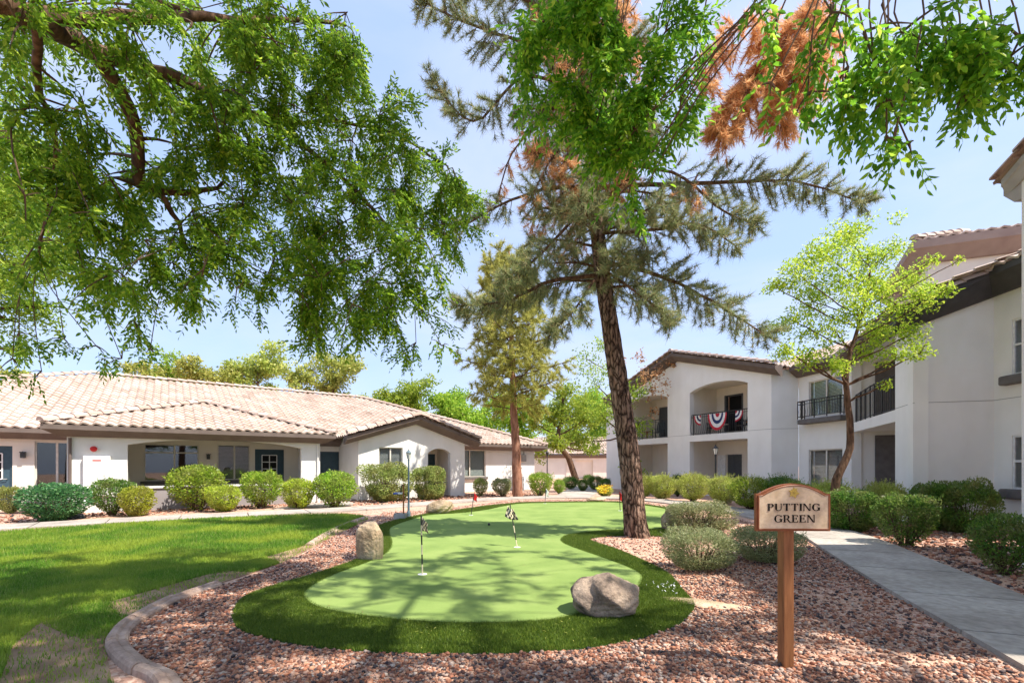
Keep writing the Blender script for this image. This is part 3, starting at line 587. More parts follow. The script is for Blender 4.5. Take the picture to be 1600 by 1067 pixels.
holes = [rect(-2.65, -1.68, 0.03, 2.15), rect(-1.16, -.16, .7, 2.33), rect(1.74, 3.47, .9, 2.33), rect(4.09, 5.27, .9, 2.36), rect(5.45, 6.58, .05, 2.2), rect(8.1, 9.05, .05, 2.15), rect(15.88, 17.3, .85, 2.4)]
facade(LP, rect(-9.2, 7.39, -.1, 2.75), holes[:5], 2.8, 3.0, 'main_wall', M['cream'], LB)
facade(LP, rect(7.39, 21, -.1, 2.75), holes[5:], 2.8, 3.0, 'main_wall', M['white'], LB)
m = MB(); m.pbox(LP, -9.2, -9, -.1, 2.75, 3, 19); m.pbox(LP, 20.8, 21, -.1, 2.75, 3, 19); m.pbox(LP, -9, 20.8, -.1, 2.75, 18.8, 19); m.build('rear_wall', M['white'], LB)
pm_ = lambda u, v, z: LP(u, v + 2.8, z)
door(pm_, -2.65, -1.68, .05, 2.15, LB, lite=True, label='slate blue door at the far left end')
window(pm_, -1.16, -.16, .7, 2.33, LB, mull=[-.62], slats=False)
window(pm_, 1.74, 3.47, .9, 2.33, LB, mull=[2.68], hm=2.0, slats=False)
window(pm_, 4.09, 5.27, .9, 2.36, LB, mull=[4.7])
door(pm_, 5.45, 6.58, .05, 2.2, LB, lite=True, label='slate blue patio door with a white gridded window')
door(pm_, 8.1, 9.05, .05, 2.15, LB, label='slate blue panelled front door between the wing and the gable')
window(pm_, 15.88, 17.3, .85, 2.4, LB, mull=[16.25], blind='blind')
s = MB(); s.pbox(pm_, 15.78, 17.4, .7, .85, -.12, .1); s.build('window_sill', M['sill'], LB, bevel=.02)
s = MB(); s.pbox(pm_, 4.0, 5.36, .78, .9, -.08, .1); s.build('window_sill', M['sill'], LB, bevel=.02); s = MB(); s.pbox(pm_, 1.64, 3.57, .78, .9, -.08, .1); s.build('window_sill', M['sill'], LB, bevel=.02)
wall_lamp(pm_, -1.42, 1.85, LB); wall_lamp(pm_, 3.78, 1.85, LB)
# gable front
go = [(8.95, -.1), (14.2, -.1), (14.2, 2.62), (11.58, 3.42), (8.95, 2.62)]
facade(LP, go, [rect(9.85, 10.95, .95, 2.3), roundarch(12.2, 13.4, -.05, 2.08, 2.3)], 0, .25, 'gable_wall', M['white'], LB)
window(LP, 9.85, 10.95, .95, 2.3, LB, mull=[10.4], v=.1)
m = MB(); m.pbox(LP, 8.95, 9.15, -.1, 2.75, .25, 2.8); m.build('side_wall', M['white'], LB); MB().pbox(LP, 14.0, 14.2, -.1, 2.75, .25, 2.8).build('side_wall', M['white'], LB)
m = MB(); m.pbox(LP, 11.95, 12.1, -.05, 2.6, .25, 1.6); m.pbox(LP, 13.5, 13.65, -.05, 2.6, .25, 1.6); m.pbox(LP, 12.1, 13.5, 2.32, 2.45, .25, 1.6); m.build('entry_wall', M['cream'], LB)
facade(LP, rect(11.95, 13.65, -.05, 2.6), [rect(12.5, 13.4, .03, 2.08)], 1.6, 1.75, 'entry_wall', M['cream'], LB)
door(lambda u, v, z: LP(u, v + 1.6, z), 12.5, 13.4, .03, 2.08, LB, v=.05, label='slate blue door inside the arched gable entry')
wall_lamp(plane(LP(8.95, 2.0, 0)[:2], (.6, -.8), (-.8, -.6)), .7, 1.9, LB)
# roofs
PT = .37; E0, ZE, VR = 2.2, 2.75, 11.0; ZR = ZE + PT * (VR - E0); s1 = math.hypot(1, PT); UL, UR = -9.4, 21.6; HW = VR - E0
up = (LN + Vector((0, 0, PT))).normalized()
def hipclip(p, q): # vertical plane through p,q
    d = Vector(q) - Vector(p); return Vector((d.y, -d.x, 0)).normalized()
nL = hipclip(V(UL, E0, 0), V(UL + HW, VR, 0)); nR = hipclip(V(UR - HW, VR, 0), V(UR, E0, 0))
c0 = V(5, E0 + 1, 0)
def side(p, n, ref): n = Vector(n); return (Vector(p), n if (Vector(ref) - Vector(p)).dot(n) > 0 else -n)
tile_plane(V(UL, E0, ZE), LD, up, UR - UL, HW * s1, LB, [side(V(UL, E0, 0), nL, c0), side(V(UR, E0, 0), nR, c0)])
upR = (-LD + Vector((0, 0, PT))).normalized(); 
tile_plane(V(UR, E0, ZE), LN, upR, 2 * HW, HW * s1, LB, [side(V(UR, E0, 0), nR, V(UR, VR, 0)), side(V(UR, E0 + 2 * HW, 0), hipclip(V(UR - HW, VR, 0), V(UR, E0 + 2 * HW, 0)), V(UR, VR, 0))], sub=4)
d = MB(); zz = -.06; d.add([V(UL, E0, ZE + zz), V(UR, E0, ZE + zz), V(UR - HW, VR, ZR + zz), V(UL + HW, VR, ZR + zz), V(UL, E0 + 2 * HW, ZE + zz), V(UR, E0 + 2 * HW, ZE + zz)], [(0, 1, 2, 3), (3, 2, 5, 4), (1, 5, 2), (0, 3, 4)]); d.build('roof_deck', M['deck'], LB, fix=False)
cap = MB(); ridge_caps(cap, V(UL + HW, VR, ZR + .07), V(UR - HW, VR, ZR + .07)); ridge_caps(cap, V(UR, E0, ZE + .07), V(UR - HW, VR, ZR + .07)); ridge_caps(cap, V(UL, E0, ZE + .07), V(UL + HW, VR, ZR + .07))
cap.build('ridge_tiles', M['cap'], LB, fix=False); cap = MB()
# wing hip
WL, WR, WF = -.5, 7.9, -.5; wc_ = 3.7; wh = 4.2; PW = .33; ZW = ZE + PW * wh; AP = V(wc_, WF + wh, ZW); sw = math.hypot(1, PW)
upw = (LN + Vector((0, 0, PW))).normalized(); nwl = hipclip(V(WL, WF, 0), AP); nwr = hipclip(V(WR, WF, 0), AP); cf = V(wc_, WF + 1, 0)
tile_plane(V(WL, WF, ZE), LD, upw, WR - WL, wh * sw, LB, [side(V(WL, WF, 0), nwl, cf), side(V(WR, WF, 0), nwr, cf)])
upl = (LD + Vector((0, 0, PW))).normalized(); upr = (-LD + Vector((0, 0, PW))).normalized()
tile_plane(V(WL, WF, ZE), LN, upl, 8.2, wh * sw, LB, [side(V(WL, WF, 0), nwl, V(WL, 3, 0))], sub=4)
tile_plane(V(WR, WF, ZE), LN, upr, 8.2, wh * sw, LB, [side(V(WR, WF, 0), nwr, V(WR, 3, 0))], sub=4)
ridge_caps(cap, V(WL, WF, ZE + .07), AP + Vector((0, 0, .07))); ridge_caps(cap, V(WR, WF, ZE + .07), AP + Vector((0, 0, .07))); ridge_caps(cap, AP + Vector((0, 0, .07)), V(wc_, 7.2, ZW + .07))
cap.build('wing_ridge_tiles', M['cap'], LB, fix=False); cap = MB()
# gable roof
GL, GR, GF = 8.35, 14.8, -.5; gc = (GL + GR) / 2; gh = (GR - GL) / 2; PG = .31; ZG0 = 2.72; ZG = ZG0 + PG * gh; sg = math.hypot(1, PG)
tile_plane(V(GL, GF, ZG0), LN, (LD + Vector((0, 0, PG))).normalized(), 5.8, gh * sg, LB, sub=5)
tile_plane(V(GR, GF, ZG0), LN, (-LD + Vector((0, 0, PG))).normalized(), 5.8, gh * sg, LB, sub=5)
ridge_caps(cap, V(gc, GF - .05, ZG + .07), V(gc, 6, ZG + .07)); cap.build('gable_ridge_tiles', M['cap'], LB, fix=False); cap = MB()
ridge_caps(cap, V(GL, GF + .04, ZG0 + .09), V(gc, GF + .04, ZG + .10), r=.16); ridge_caps(cap, V(GR, GF + .04, ZG0 + .09), V(gc, GF + .04, ZG + .10), r=.16)
cap.build('rake_tiles', M['cap'], LB, fix=False)
f = MB()
sweep(f, [V(-8.9, 2.8, ZE), V(0, 2.8, ZE)][::1], [(o + .1, z) for o, z in FASC])
sweep(f, [V(0, 4, ZE), V(0, 0, ZE), V(7.4, 0, ZE), V(7.4, 4, ZE)], FASC)
sweep(f, [V(7.95, 2.8, ZE), V(8.9, 2.8, ZE)], [(o + .1, z) for o, z in FASC])
sweep(f, [V(8.33, 0, 2.73), V(gc, 0, ZG + .03), V(14.82, 0, 2.73)], FASC)
sweep(f, [V(14.25, 2.8, ZE), V(21.0, 2.8, ZE), V(21.0, 18, ZE)], [(o + .1, z) for o, z in FASC])
f.build('fascia', M['brown'], LB)
# fixtures on the wing wall
a = MB(); c = V(.62, -.05, 2.02); a.tube([V(.62, 0, 2.02), V(.62, -.05, 2.02), V(.62, -.1, 2.02), V(.62, -.13, 2.0)], [.05, .09, .085, .03], 16); a.build('alarm_bell', M['red'], LB, smooth=False)
b = MB(); b.pbox(LP, .38, 1.02, .55, 1.80, -.14, -.003); o = b.build('utility_cabinet', M['white'], LB, bevel=.01); MB().pbox(LP, .6, .80, 1.64, 1.675, -.146, -.1405).build('warning_strip', M['red'], o)
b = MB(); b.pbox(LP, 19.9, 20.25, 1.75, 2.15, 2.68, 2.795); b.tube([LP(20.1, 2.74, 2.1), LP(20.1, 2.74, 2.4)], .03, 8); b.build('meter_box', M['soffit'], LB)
b = MB(); b.tube([LP(.08, -.06, .1), LP(.08, -.06, 2.35)], .04, 8); b.build('downspout', M['brown'], LB); b = MB(); b.tube([LP(7.3, -.05, .1), LP(7.3, -.05, 2.36)], .035, 8); b.build('downspout', M['white'], LB)
b = MB(); b.tube([(*G(120, 803), 0), (*G(120, 803), .3), (G(120, 803)[0] + .1, G(120, 803)[1], .42), (G(120, 803)[0] + .25, G(120, 803)[1], .42), (G(120, 803)[0] + .25, G(120, 803)[1], .1)], .035, 8)
b.tube([(G(112, 803)[0], G(112, 803)[1], .45), (G(112, 803)[0] - .01, G(112, 803)[1] - .08, .45)], .07, 10)
tag(b.build('backflow_pipe', M['wframe'], smooth=True), 'bent white pipe valve at the foot of the wing wall left of the first shrubs', 'pipe')
t = bpy.data.meshes.new('t'); bm = bmesh.new(); bmesh.ops.create_icosphere(bm, subdivisions=3, radius=1)
for v_ in bm.verts:
    k = 1 + .22 * math.sin(v_.co.x * 5 + 1) + .12 * math.sin(v_.co.y * 9) + .1 * math.sin(v_.co.x * 13 + v_.co.y * 7)
    v_.co = Vector((v_.co.x * .42 * k, v_.co.y * .28 * k, max(-.02, v_.co.z) * .14 * k))
bm.to_mesh(t); bm.free(); t.materials.append(M['tarp']); o = link('landscape_cloth', t); o.location = (*G(108, 810), 0); tag(o, 'crumpled dark cloth heap lying on the gravel by the wing corner', 'cloth')
# air conditioner
AC = thing('air_conditioner', 'grey louvred air conditioning unit behind the reddish pine trunk', 'air conditioner', (*LP(19.1, 2.2, 0)[:2], 0), math.atan2(.6, .8))
m = MB(); m.box(-.35, .35, -.35, .35, 0, .06); m.box(-.33, .33, -.33, .33, .06, .82); m.build('cabinet', M['metalgrey'], None).parent = AC
m = MB()
for k in range(9): m.box(-.31, .31, -.35, -.335, .13 + k * .073, .155 + k * .073); m.box(-.35, -.335, -.31, .31, .13 + k * .073, .155 + k * .073)
m.build('louvres', M['wframe'], None).parent = AC
m = MB(); m.lathe([(.28, 0), (.28, .03), (.05, .05)], (0, 0, .82), 16); m.build('fan_grille', M['black'], None).parent = AC

# ================================================================ FAR GARAGE
GB = thing('garage_building', 'low far off white building with a pink tile roof between the two main buildings', 'building', (8, 52, 0))
FP = plane((-2, 52), (1, .02)); facade(FP, rect(0, 26, -.1, 2.7), [rect(9.2, 11.3, 0, 2.1)], 0, .3, 'wall', M['white'], GB)
MB().pbox(FP, 9.2, 11.3, 0, 2.1, .2, .26).build('garage_door', M['cream'], GB); MB().pbox(FP, 8.4, 13.2, -.1, 2.68, -.04, -.001)
facade(FP, rect(8.2, 13.4, -.1, 2.5), [rect(9.2, 11.3, 0, 2.1)], -.06, -.004, 'wall_panel', M['cream'], GB); wall_lamp(FP, 8.9, 1.9, GB, v=-.06)
MB().pbox(FP, 0, .3, -.1, 2.7, .3, 9).build('wall', M['white'], GB)
tile_plane(FP(-.5, -.6, 2.85), (1, .02, 0), (-.02, 1, .36), 27, 6.2, GB, sub=4); f = MB(); sweep(f, [Vector(FP(0, 0, 2.85)), Vector(FP(26, 0, 2.85))], [(o * 1.1, z * 1.4) for o, z in FASC]); f.build('fascia', M['brown'], GB)
c = MB(); ridge_caps(c, FP(-.5, 5.25, 5.0), FP(26, 5.25, 5.0)); c.build('ridge_tiles', M['cap'], GB, fix=False)

# ================================================================ RIGHT BUILDING (two storeys)
RB = thing('two_storey_building', 'white two storey building with arched balconies and a brown gable, right of the green', 'building', (11.2, 19.65, 0))
A0 = (11.2, 19.65); GD = Vector((-.432, .902)).normalized(); GN = Vector((.902, .432)).normalized()
GP = plane(A0, GD, GN); PK = 5.35; ZP, ZK = 5.62, 7.28
go = [(0, -.1), (11.5, -.1), (11.5, 5.3), (10.7, ZP), (PK, ZK), (0, ZP)]
bays = [(1.14, 4.5), (6.05, 9.4)]; FL = 3.03
hs = []
for a, b in bays: hs += [rect(a, b, .02, 2.73), roundarch(a, b, FL + .02, 5.26, 5.56)]
facade(GP, go, hs, 0, .3, 'gable_wall', M['pale'], RB)
m = MB(); DEP = 2.0
for a, b in bays:
    m.pbox(GP, a - .2, a - .02, -.1, 6.0, .3, DEP); m.pbox(GP, b + .02, b + .2, -.1, 6.0, .3, DEP)
    fl = MB(); fl.pbox(GP, a - .02, b + .02, 2.75, FL, .3, DEP); fl.build('balcony_floor', M['cream'], RB); fl = MB(); fl.pbox(GP, a - .02, b + .02, 5.6, 5.7, .3, DEP); fl.build('balcony_ceiling', M['cream'], RB)
m.build('balcony_side_wall', M['cream'], RB)
facade(lambda u, v, z: GP(u, v + DEP, z), rect(.9, 9.7, -.1, 6.0), [rect(2.94, 3.9, .02, 2.12), rect(2.94, 3.9, FL, 5.15), rect(7.1, 8.0, .02, 2.12), rect(8.0, 8.9, FL, 5.15)], 0, .2, 'balcony_back_wall', M['cream'], RB)
bk = lambda u, v, z: GP(u, v + DEP, z)
door(bk, 2.94, 3.9, .02, 2.12, RB, v=.06, mat='darkdoor', frame='frame', label='dark ground floor patio door'); door(bk, 7.1, 8.0, .02, 2.12, RB, v=.06, mat='darkdoor'); door(bk, 8.0, 8.9, FL, 5.15, RB, v=.06, mat='darkdoor')
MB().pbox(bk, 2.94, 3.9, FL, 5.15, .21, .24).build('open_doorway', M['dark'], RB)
f = MB(); f.pbox(bk, 2.9, 2.98, FL, 5.18, -.02, .1); f.pbox(bk, 3.86, 3.98, FL, 5.18, -.05, .1); f.pbox(bk, 2.98, 3.86, 5.1, 5.18, -.02, .1); f.build('door_frame', M['darkdoor'], RB)
MB().pbox(bk, 3.92, 4.4, .1, 2.05, -.06, -.01).build('screen_door', M['wframe'], RB)
wall_lamp(bk, 9.2, 4.9, RB); 
b = MB(); b.pbox(GP, 0, 11.5, 3.075, 3.095, -.006, -.001)
Q1, Q2, R0, CE, DE = (12.2, 19.37), (12.65, 17.0), (10.14, 11.5), (11.7, 11.05), (11.55, 8.3); P1 = (10.6, 12.7)
def seg(p, q, inward):
    d = Vector((q[0] - p[0], q[1] - p[1])); n = Vector((-d.y, d.x)).normalized()
    if n.dot(Vector(inward)) < 0: n = -n
    return plane(p, d, n), d.length
RT, lr = seg(A0, Q1, (0, 1)); facade(RT, rect(0, lr, -.1, 5.62), [], 0, .25, 'return_wall', M['pale'], RB)
EP, le = seg(Q2, Q1, (1, 0)); facade(EP, rect(-.05, le, -.1, 5.45), [rect(.35, 1.9, .55, 2.15), rect(.35, 1.9, 3.5, 4.95)], .01, .25, 'rear_wall', M['pale'], RB)
window(EP, .35, 1.9, .55, 2.15, RB, mull=[1.1]); window(EP, .35, 1.9, 3.5, 4.95, RB, mull=[1.1], blind='blind')
s = MB(); s.pbox(EP, .1, 2.12, 3.2, 3.4, -.35, 0); s.build('window_ledge', M['sill'], RB, bevel=.03)
def railing(path, z0, hgt, name, parent, belly=.07, gap=.115, ends=True, out=None):
    r_ = MB(); P2 = [Vector(p) for p in path]
    for i in range(len(P2) - 1):
        a, b_ = P2[i], P2[i + 1]; L = (b_ - a).length; d = (b_ - a) / L; n = Vector((d.y, -d.x))
        if out is not None and n.dot(Vector(out)) < 0: n = -n
        for z, t in ((z0 + .09, .014), (z0 + hgt, .022)): r_.tube([(a.x, a.y, z), (b_.x, b_.y, z)], t, 6)
        r_.tube([(a.x, a.y, z0 + hgt - .12), (b_.x, b_.y, z0 + hgt - .12)], .012, 6)
        k = max(2, int(L / gap))
        for j in range(k + 1):
            p = a + d * (L * j / k); post = j % max(1, k // 3) == 0
            if post: r_.tube([(p.x, p.y, z0), (p.x, p.y, z0 + hgt + .03)], .022, 6)
            else:
                r_.tube([(p.x + n.x * q, p.y + n.y * q, z0 + .09 + (hgt - .09) * t) for t, q in ((0, 0), (.15, belly * .7), (.35, belly), (.6, belly * .25), (1, 0))], .009, 5, cap=False)
    return r_.build(name, M['black'], parent)
g2 = lambda u, v: Vector(GP(u, v, 0)[:2])
railing([g2(1.16, .12), g2(4.48, .12)], FL, 1.07, 'balcony_railing', RB, out=-GN); railing([g2(6.07, .12), g2(9.38, .12)], FL, 1.07, 'balcony_railing', RB, out=-GN)
e2 = lambda u, v: Vector(EP(u, v, 0)[:2])
railing([e2(.12, 0), e2(.12, -.33), e2(2.1, -.33), e2(2.1, 0)], 3.42, .72, 'window_railing', RB, belly=.03)
# balcony wing between the rear wall and the corner pier
FPn, lf = seg(R0, Q2, (1, 0)); d1 = 1.3
facade(FPn, rect(0, lf, -.1, 5.45), [rect(d1, lf - .12, -.05, 2.72), rect(d1, lf - .12, FL + .02, 5.3)], 0, .3, 'balcony_front', M['pale'], RB)
m = MB(); m.pbox(FPn, 1.0, 1.28, -.1, 5.45, .3, 3.2); m.pbox(FPn, 1.28, lf, -.1, 5.45, 3.2, 3.4); m.pbox(FPn, lf - .05, lf + .1, -.1, 5.45, .3, 3.3)
m.build('balcony_side_wall', M['pale'], RB); m = MB(); m.pbox(FPn, 1.28, lf - .05, 2.75, FL, .3, 3.2); m.pbox(FPn, 1.28, lf - .05, 5.33, 5.45, .3, 3.2); m.build('balcony_floor', M['pale'], RB)
MB().pbox(FPn, lf - .10, lf - .051, .0, 2.6, .72, 1.75).build('patio_door', M['sill'], RB); MB().pbox(FPn, lf - .10, lf - .051, FL, 5.25, .72, 1.75).build('patio_door', M['sill'], RB)
f2 = lambda u, v: Vector(FPn(u, v, 0)[:2])
railing([f2(d1 + .02, .12), f2((d1 + lf) / 2, .02), f2(lf - .14, .12)], FL, 1.05, 'balcony_railing', RB, belly=0, gap=.16, out=(-1, 0))
# corner pier: raked front, then wall running towards the camera
CP, lc = seg(R0, CE, (0, 1)); zc0, zc1 = 5.25, 5.80
facade(CP, [(0, -.1), (lc, -.1), (lc, zc1), (0, zc0)], [], 0.002, .25, 'raked_wall', M['pale'], RB)
DP, ld = seg(CE, DE, (1, 0)); facade(DP, rect(0, ld, -.1, zc1), [rect(.42, 1.5, .95, 2.2), rect(.42, 1.5, 3.6, 4.9)], 0, .25, 'corner_wall', M['pale'], RB)
window(DP, .42, 1.5, .95, 2.2, RB, hm=1.6, v=.05, slats=False, frame='wframe'); window(DP, .42, 1.5, 3.6, 4.9, RB, hm=4.3, v=.05, slats=False, frame='wframe')
s = MB(); s.pbox(DP, .25, 1.65, .72, .95, -.16, .1); s.build('window_sill', M['sill'], RB, bevel=.04); s = MB(); s.pbox(DP, .25, 1.65, 3.38, 3.6, -.16, .1); s.build('window_sill', M['sill'], RB, bevel=.04)
for pl_, L_ in ((GP, 11.5), (RT, lr), (FPn, d1), (CP, lc), (DP, ld)): MB().pbox(pl_, 0.0, L_, 3.07, 3.085, -.004, -.001).build('control_joint', M['soffit'], RB)
# roofs: gable
G3 = Vector((GD.x, GD.y, 0)); N3 = Vector((GN.x, GN.y, 0)); VG = lambda u, v, z: Vector(GP(u, v, z)); PR = (ZK - ZP) / PK
ov = .5; zr0 = ZP + .24 - PR * ov
tile_plane(VG(-ov, -ov, zr0), N3, (G3 + Vector((0, 0, PR))).normalized(), 14, (PK + ov) * math.hypot(1, PR), RB, sub=5)
tile_plane(VG(2 * PK + ov, -ov, zr0), N3, (-G3 + Vector((0, 0, PR))).normalized(), 14, (PK + ov) * math.hypot(1, PR), RB, sub=5)
cap = MB(); zt = zr0 + PR * (PK + ov) + .08
ridge_caps(cap, VG(PK, -ov - .05, zt), VG(PK, 13, zt)); ridge_caps(cap, VG(-ov, -ov + .04, zr0 + .09), VG(PK, -ov + .04, zt)); ridge_caps(cap, VG(2 * PK + ov, -ov + .04, zr0 + .09), VG(PK, -ov + .04, zt))
f = MB(); FA2 = [(0, .02), (.48, .02), (.48, -.14), (.42, -.18), (.12, -.40), (0, -.40)]
zq = ZP + .2
sweep(f, [VG(2 * PK + .5, 0, zq - PR * .5), VG(PK, 0, zq + PR * PK), VG(-.02, 0, zq), VG(-.5, 0, zq - PR * .5)], FA2)
cap.build('ridge_tiles', M['cap'], RB, fix=False); cap = MB()
# eaves over rear wall and balcony wing
zE = 5.62
sweep(f, [Vector((*Q1, zE)), Vector((*Q2, zE)), Vector((R0[0], R0[1], zE - .12))], FA2)
f.build('fascia', M['brown'], RB)
fd = Vector((Q2[0] - R0[0], Q2[1] - R0[1], 0)).normalized(); fn = Vector((fd.y, -fd.x, 0)); PF = .36
o1 = Vector((*R0, zE - .10)) - fn * .5 - fd * .5
tile_plane(o1, fd, (fn + Vector((0, 0, PF))).normalized(), 13, 6.5, RB, [side(o1, fd, o1 + fd)])
ed = Vector((Q1[0] - Q2[0], Q1[1] - Q2[1], 0)).normalized(); en = Vector((ed.y, -ed.x, 0))
tile_plane(Vector((*Q2, zE + .02)) - en * .5 - ed * 2, ed, (en + Vector((0, 0, PF))).normalized(), 10, 6.0, RB)
f = MB(); zd = zc1 + .30
rk = (zd - (zE - .12)) / lc
sweep(f, [Vector((R0[0] - fd.x * 0, R0[1], zE - .12)) - Vector((CE[0] - R0[0], CE[1] - R0[1], 0)).normalized() * .5 - Vector((0, 0, rk * .5)), Vector((*R0, zE - .12)), Vector((*CE, zd)), Vector((*DE, zd + .02))], [(0, .02), (.42, .02), (.42, -.14), (.38, -.17), (.12, -.52), (0, -.52)])
f.build('fascia', M['darkfascia'], RB)
cd = Vector((CE[0] - R0[0], CE[1] - R0[1], 0)).normalized(); cn = Vector((cd.y, -cd.x, 0))
ridge_caps(cap, Vector((*R0, zE - .02)) + cn * .36 - cd * .5 - Vector((0, 0, rk * .5)), Vector((*CE, zd + .08)) + cn * .36, r=.13)
dd = Vector((DE[0] - CE[0], DE[1] - CE[1], 0)).normalized(); dn = Vector((dd.y, -dd.x, 0))
tile_plane(Vector((*CE, zd + .03)) + dn * .46 + dd * -.1 + Vector((0, 0, 0)), dd, (-dn + Vector((0, 0, .36))).normalized(), 3.2, 5, RB)
cap.build('rake_tiles', M['cap'], RB, fix=False)
# higher block behind
h0 = Vector((12.9, 14.1, 0)); ha = Vector((.94, -.35, 0)).normalized(); hb_ = Vector((.5, .87, 0)).normalized(); zh = 8.3; h1 = h0 + ha * 8; h2 = h0 + hb_ * 4.5; h3 = h2 + ha * 8
m = MB(); m.hexa([(p.x, p.y, z) for z in (-.1, zh - .4) for p in (h0, h1, h3, h2)]); m.build('upper_wall', M['cream'], RB)
f = MB(); Z = Vector((0, 0, zh)); sweep(f, [h2 + Z, h0 + Z, h1 + Z], [(0, .02), (.5, .02), (.5, -.22), (.44, -.26), (.14, -.56), (0, -.56)]); f.build('upper_fascia', M['brown2'], RB)
hp = .34; hc = h0 - ha * .45 - hb_ * .45 + Vector((0, 0, zh + .05)); na = Vector((-ha.y, ha.x, 0)); nb2 = Vector((hb_.y, -hb_.x, 0)); bis = (ha + hb_).normalized(); bn = Vector((bis.y, -bis.x, 0))
tile_plane(hc, ha, (na + Vector((0, 0, hp))).normalized(), 9, 2.6, RB, [side(hc, bn, hc + ha)]); tile_plane(hc, hb_, (nb2 + Vector((0, 0, hp))).normalized(), 5.4, 2.6, RB, [side(hc, bn, hc + hb_)])
c = MB(); ridge_caps(c, hc + Vector((0, 0, .06)), hc + bis * 2.6 + Vector((0, 0, .06 + 2.6 * hp * .75))); c.build('hip_tiles', M['cap'], RB, fix=False)
# near wing at the right edge of the picture
NB = thing('near_building_wing', 'edge of a nearby white building with a tiled eave at the far right', 'building', (9.0, 8.0, 0))
NP = plane((7.56, 6.75), (-.2, -1), (1, -.2)); NR = .40; zn = 5.72
facade(NP, [(0, -.1), (4.3, -.1), (4.3, zn), (2.15, zn + 2.15 * NR), (0, zn)], [], 0, .3, 'wall', M['white'], NB)
MB().box(9.6, 9.9, -8, 3, -.1, 5.7).build('side_wall', M['white'], NB); MB().box(7.6, 14, 6.5, 6.72, -.1, zn + .2).build('end_wall', M['white'], NB)
f = MB(); a = Vector(NP(-.22, 0, zn + .22 - .22 * NR)); b = Vector(NP(2.15, 0, zn + .22 + 2.15 * NR)); c = Vector(NP(4.6, 0, zn + .22 - .3 * NR))
sweep(f, [Vector((14, 6.75, zn + .04)), Vector((7.56, 6.75, zn + .04))], [(0, .02), (.25, .02), (.25, -.12), (.1, -.30), (0, -.30)])
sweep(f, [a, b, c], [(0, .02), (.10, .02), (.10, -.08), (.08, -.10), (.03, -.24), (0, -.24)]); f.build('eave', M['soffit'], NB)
NS = Vector((NP(1, 0, 0)[0] - NP(0, 0, 0)[0], NP(1, 0, 0)[1] - NP(0, 0, 0)[1], 0)); NI = Vector((1, -.2, 0)).normalized()
tile_plane(Vector(NP(-.3, -.14, zn + .28 - .36 * NR)), NI, (NS + Vector((0, 0, NR))).normalized(), 7, 2.51 * math.hypot(1, NR), NB)
tile_plane(Vector(NP(4.6, -.14, zn + .28 - .36 * NR)), NI, (-NS + Vector((0, 0, NR))).normalized(), 7, 2.51 * math.hypot(1, NR), NB)
c = MB(); ridge_caps(c, Vector(NP(-.3, -.10, zn + .33 - .3 * NR)), Vector(NP(2.15, -.10, zn + .34 + 2.15 * NR)), r=.09, seg=.40); c.build('rake_tiles', M['cap'], NB, fix=False)

# ================================================================ SIGN
SX, SY = 2.05, 3.36
SG = thing('putting_green_sign', 'brown framed PUTTING GREEN sign with an arched top on a square wooden post', 'sign', (SX, SY, 0))
MB().box(SX - .042, SX + .033, SY - .0, SY + .085, -.1, 1.03).build('post', M['wood'], SG, bevel=.004)
SPL = lambda u, v, z: (SX + u + .008, SY + v, z)
def outline(w, zb, zs, za, sh=.028, n=18):
    pts = [(-w, zb), (w, zb), (w, zs), (w - sh, zs)]
    for k in range(n + 1):
        t = 1 - 2 * k / n; x = t * (w - sh); pts.append((x, zs + (za - zs) * (1 - abs(t) ** 2.0)))
    return pts[:-1] + [(-(w - sh), zs), (-w, zs)]
def dedup(p): return [q for i, q in enumerate(p) if (Vector(q) - Vector(p[i - 1])).length > 1e-5]
facade(SPL, dedup(outline(.272, 1.02, 1.293, 1.368)), [], -.03, -.002, 'panel_rim', M['signrim'], SG)
inn = dedup(outline(.256, 1.036, 1.280, 1.354))
pf = facade(SPL, inn, [], -.036, -.0305, 'panel_face', M['signface'], SG)
rm = MB(); L = [Vector(SPL(u, -.034, z)) for u, z in inn]; rm.tube(L + [L[0]], .006, 6, cap=False); rm.build('rim_bead', M['signrim'], SG)
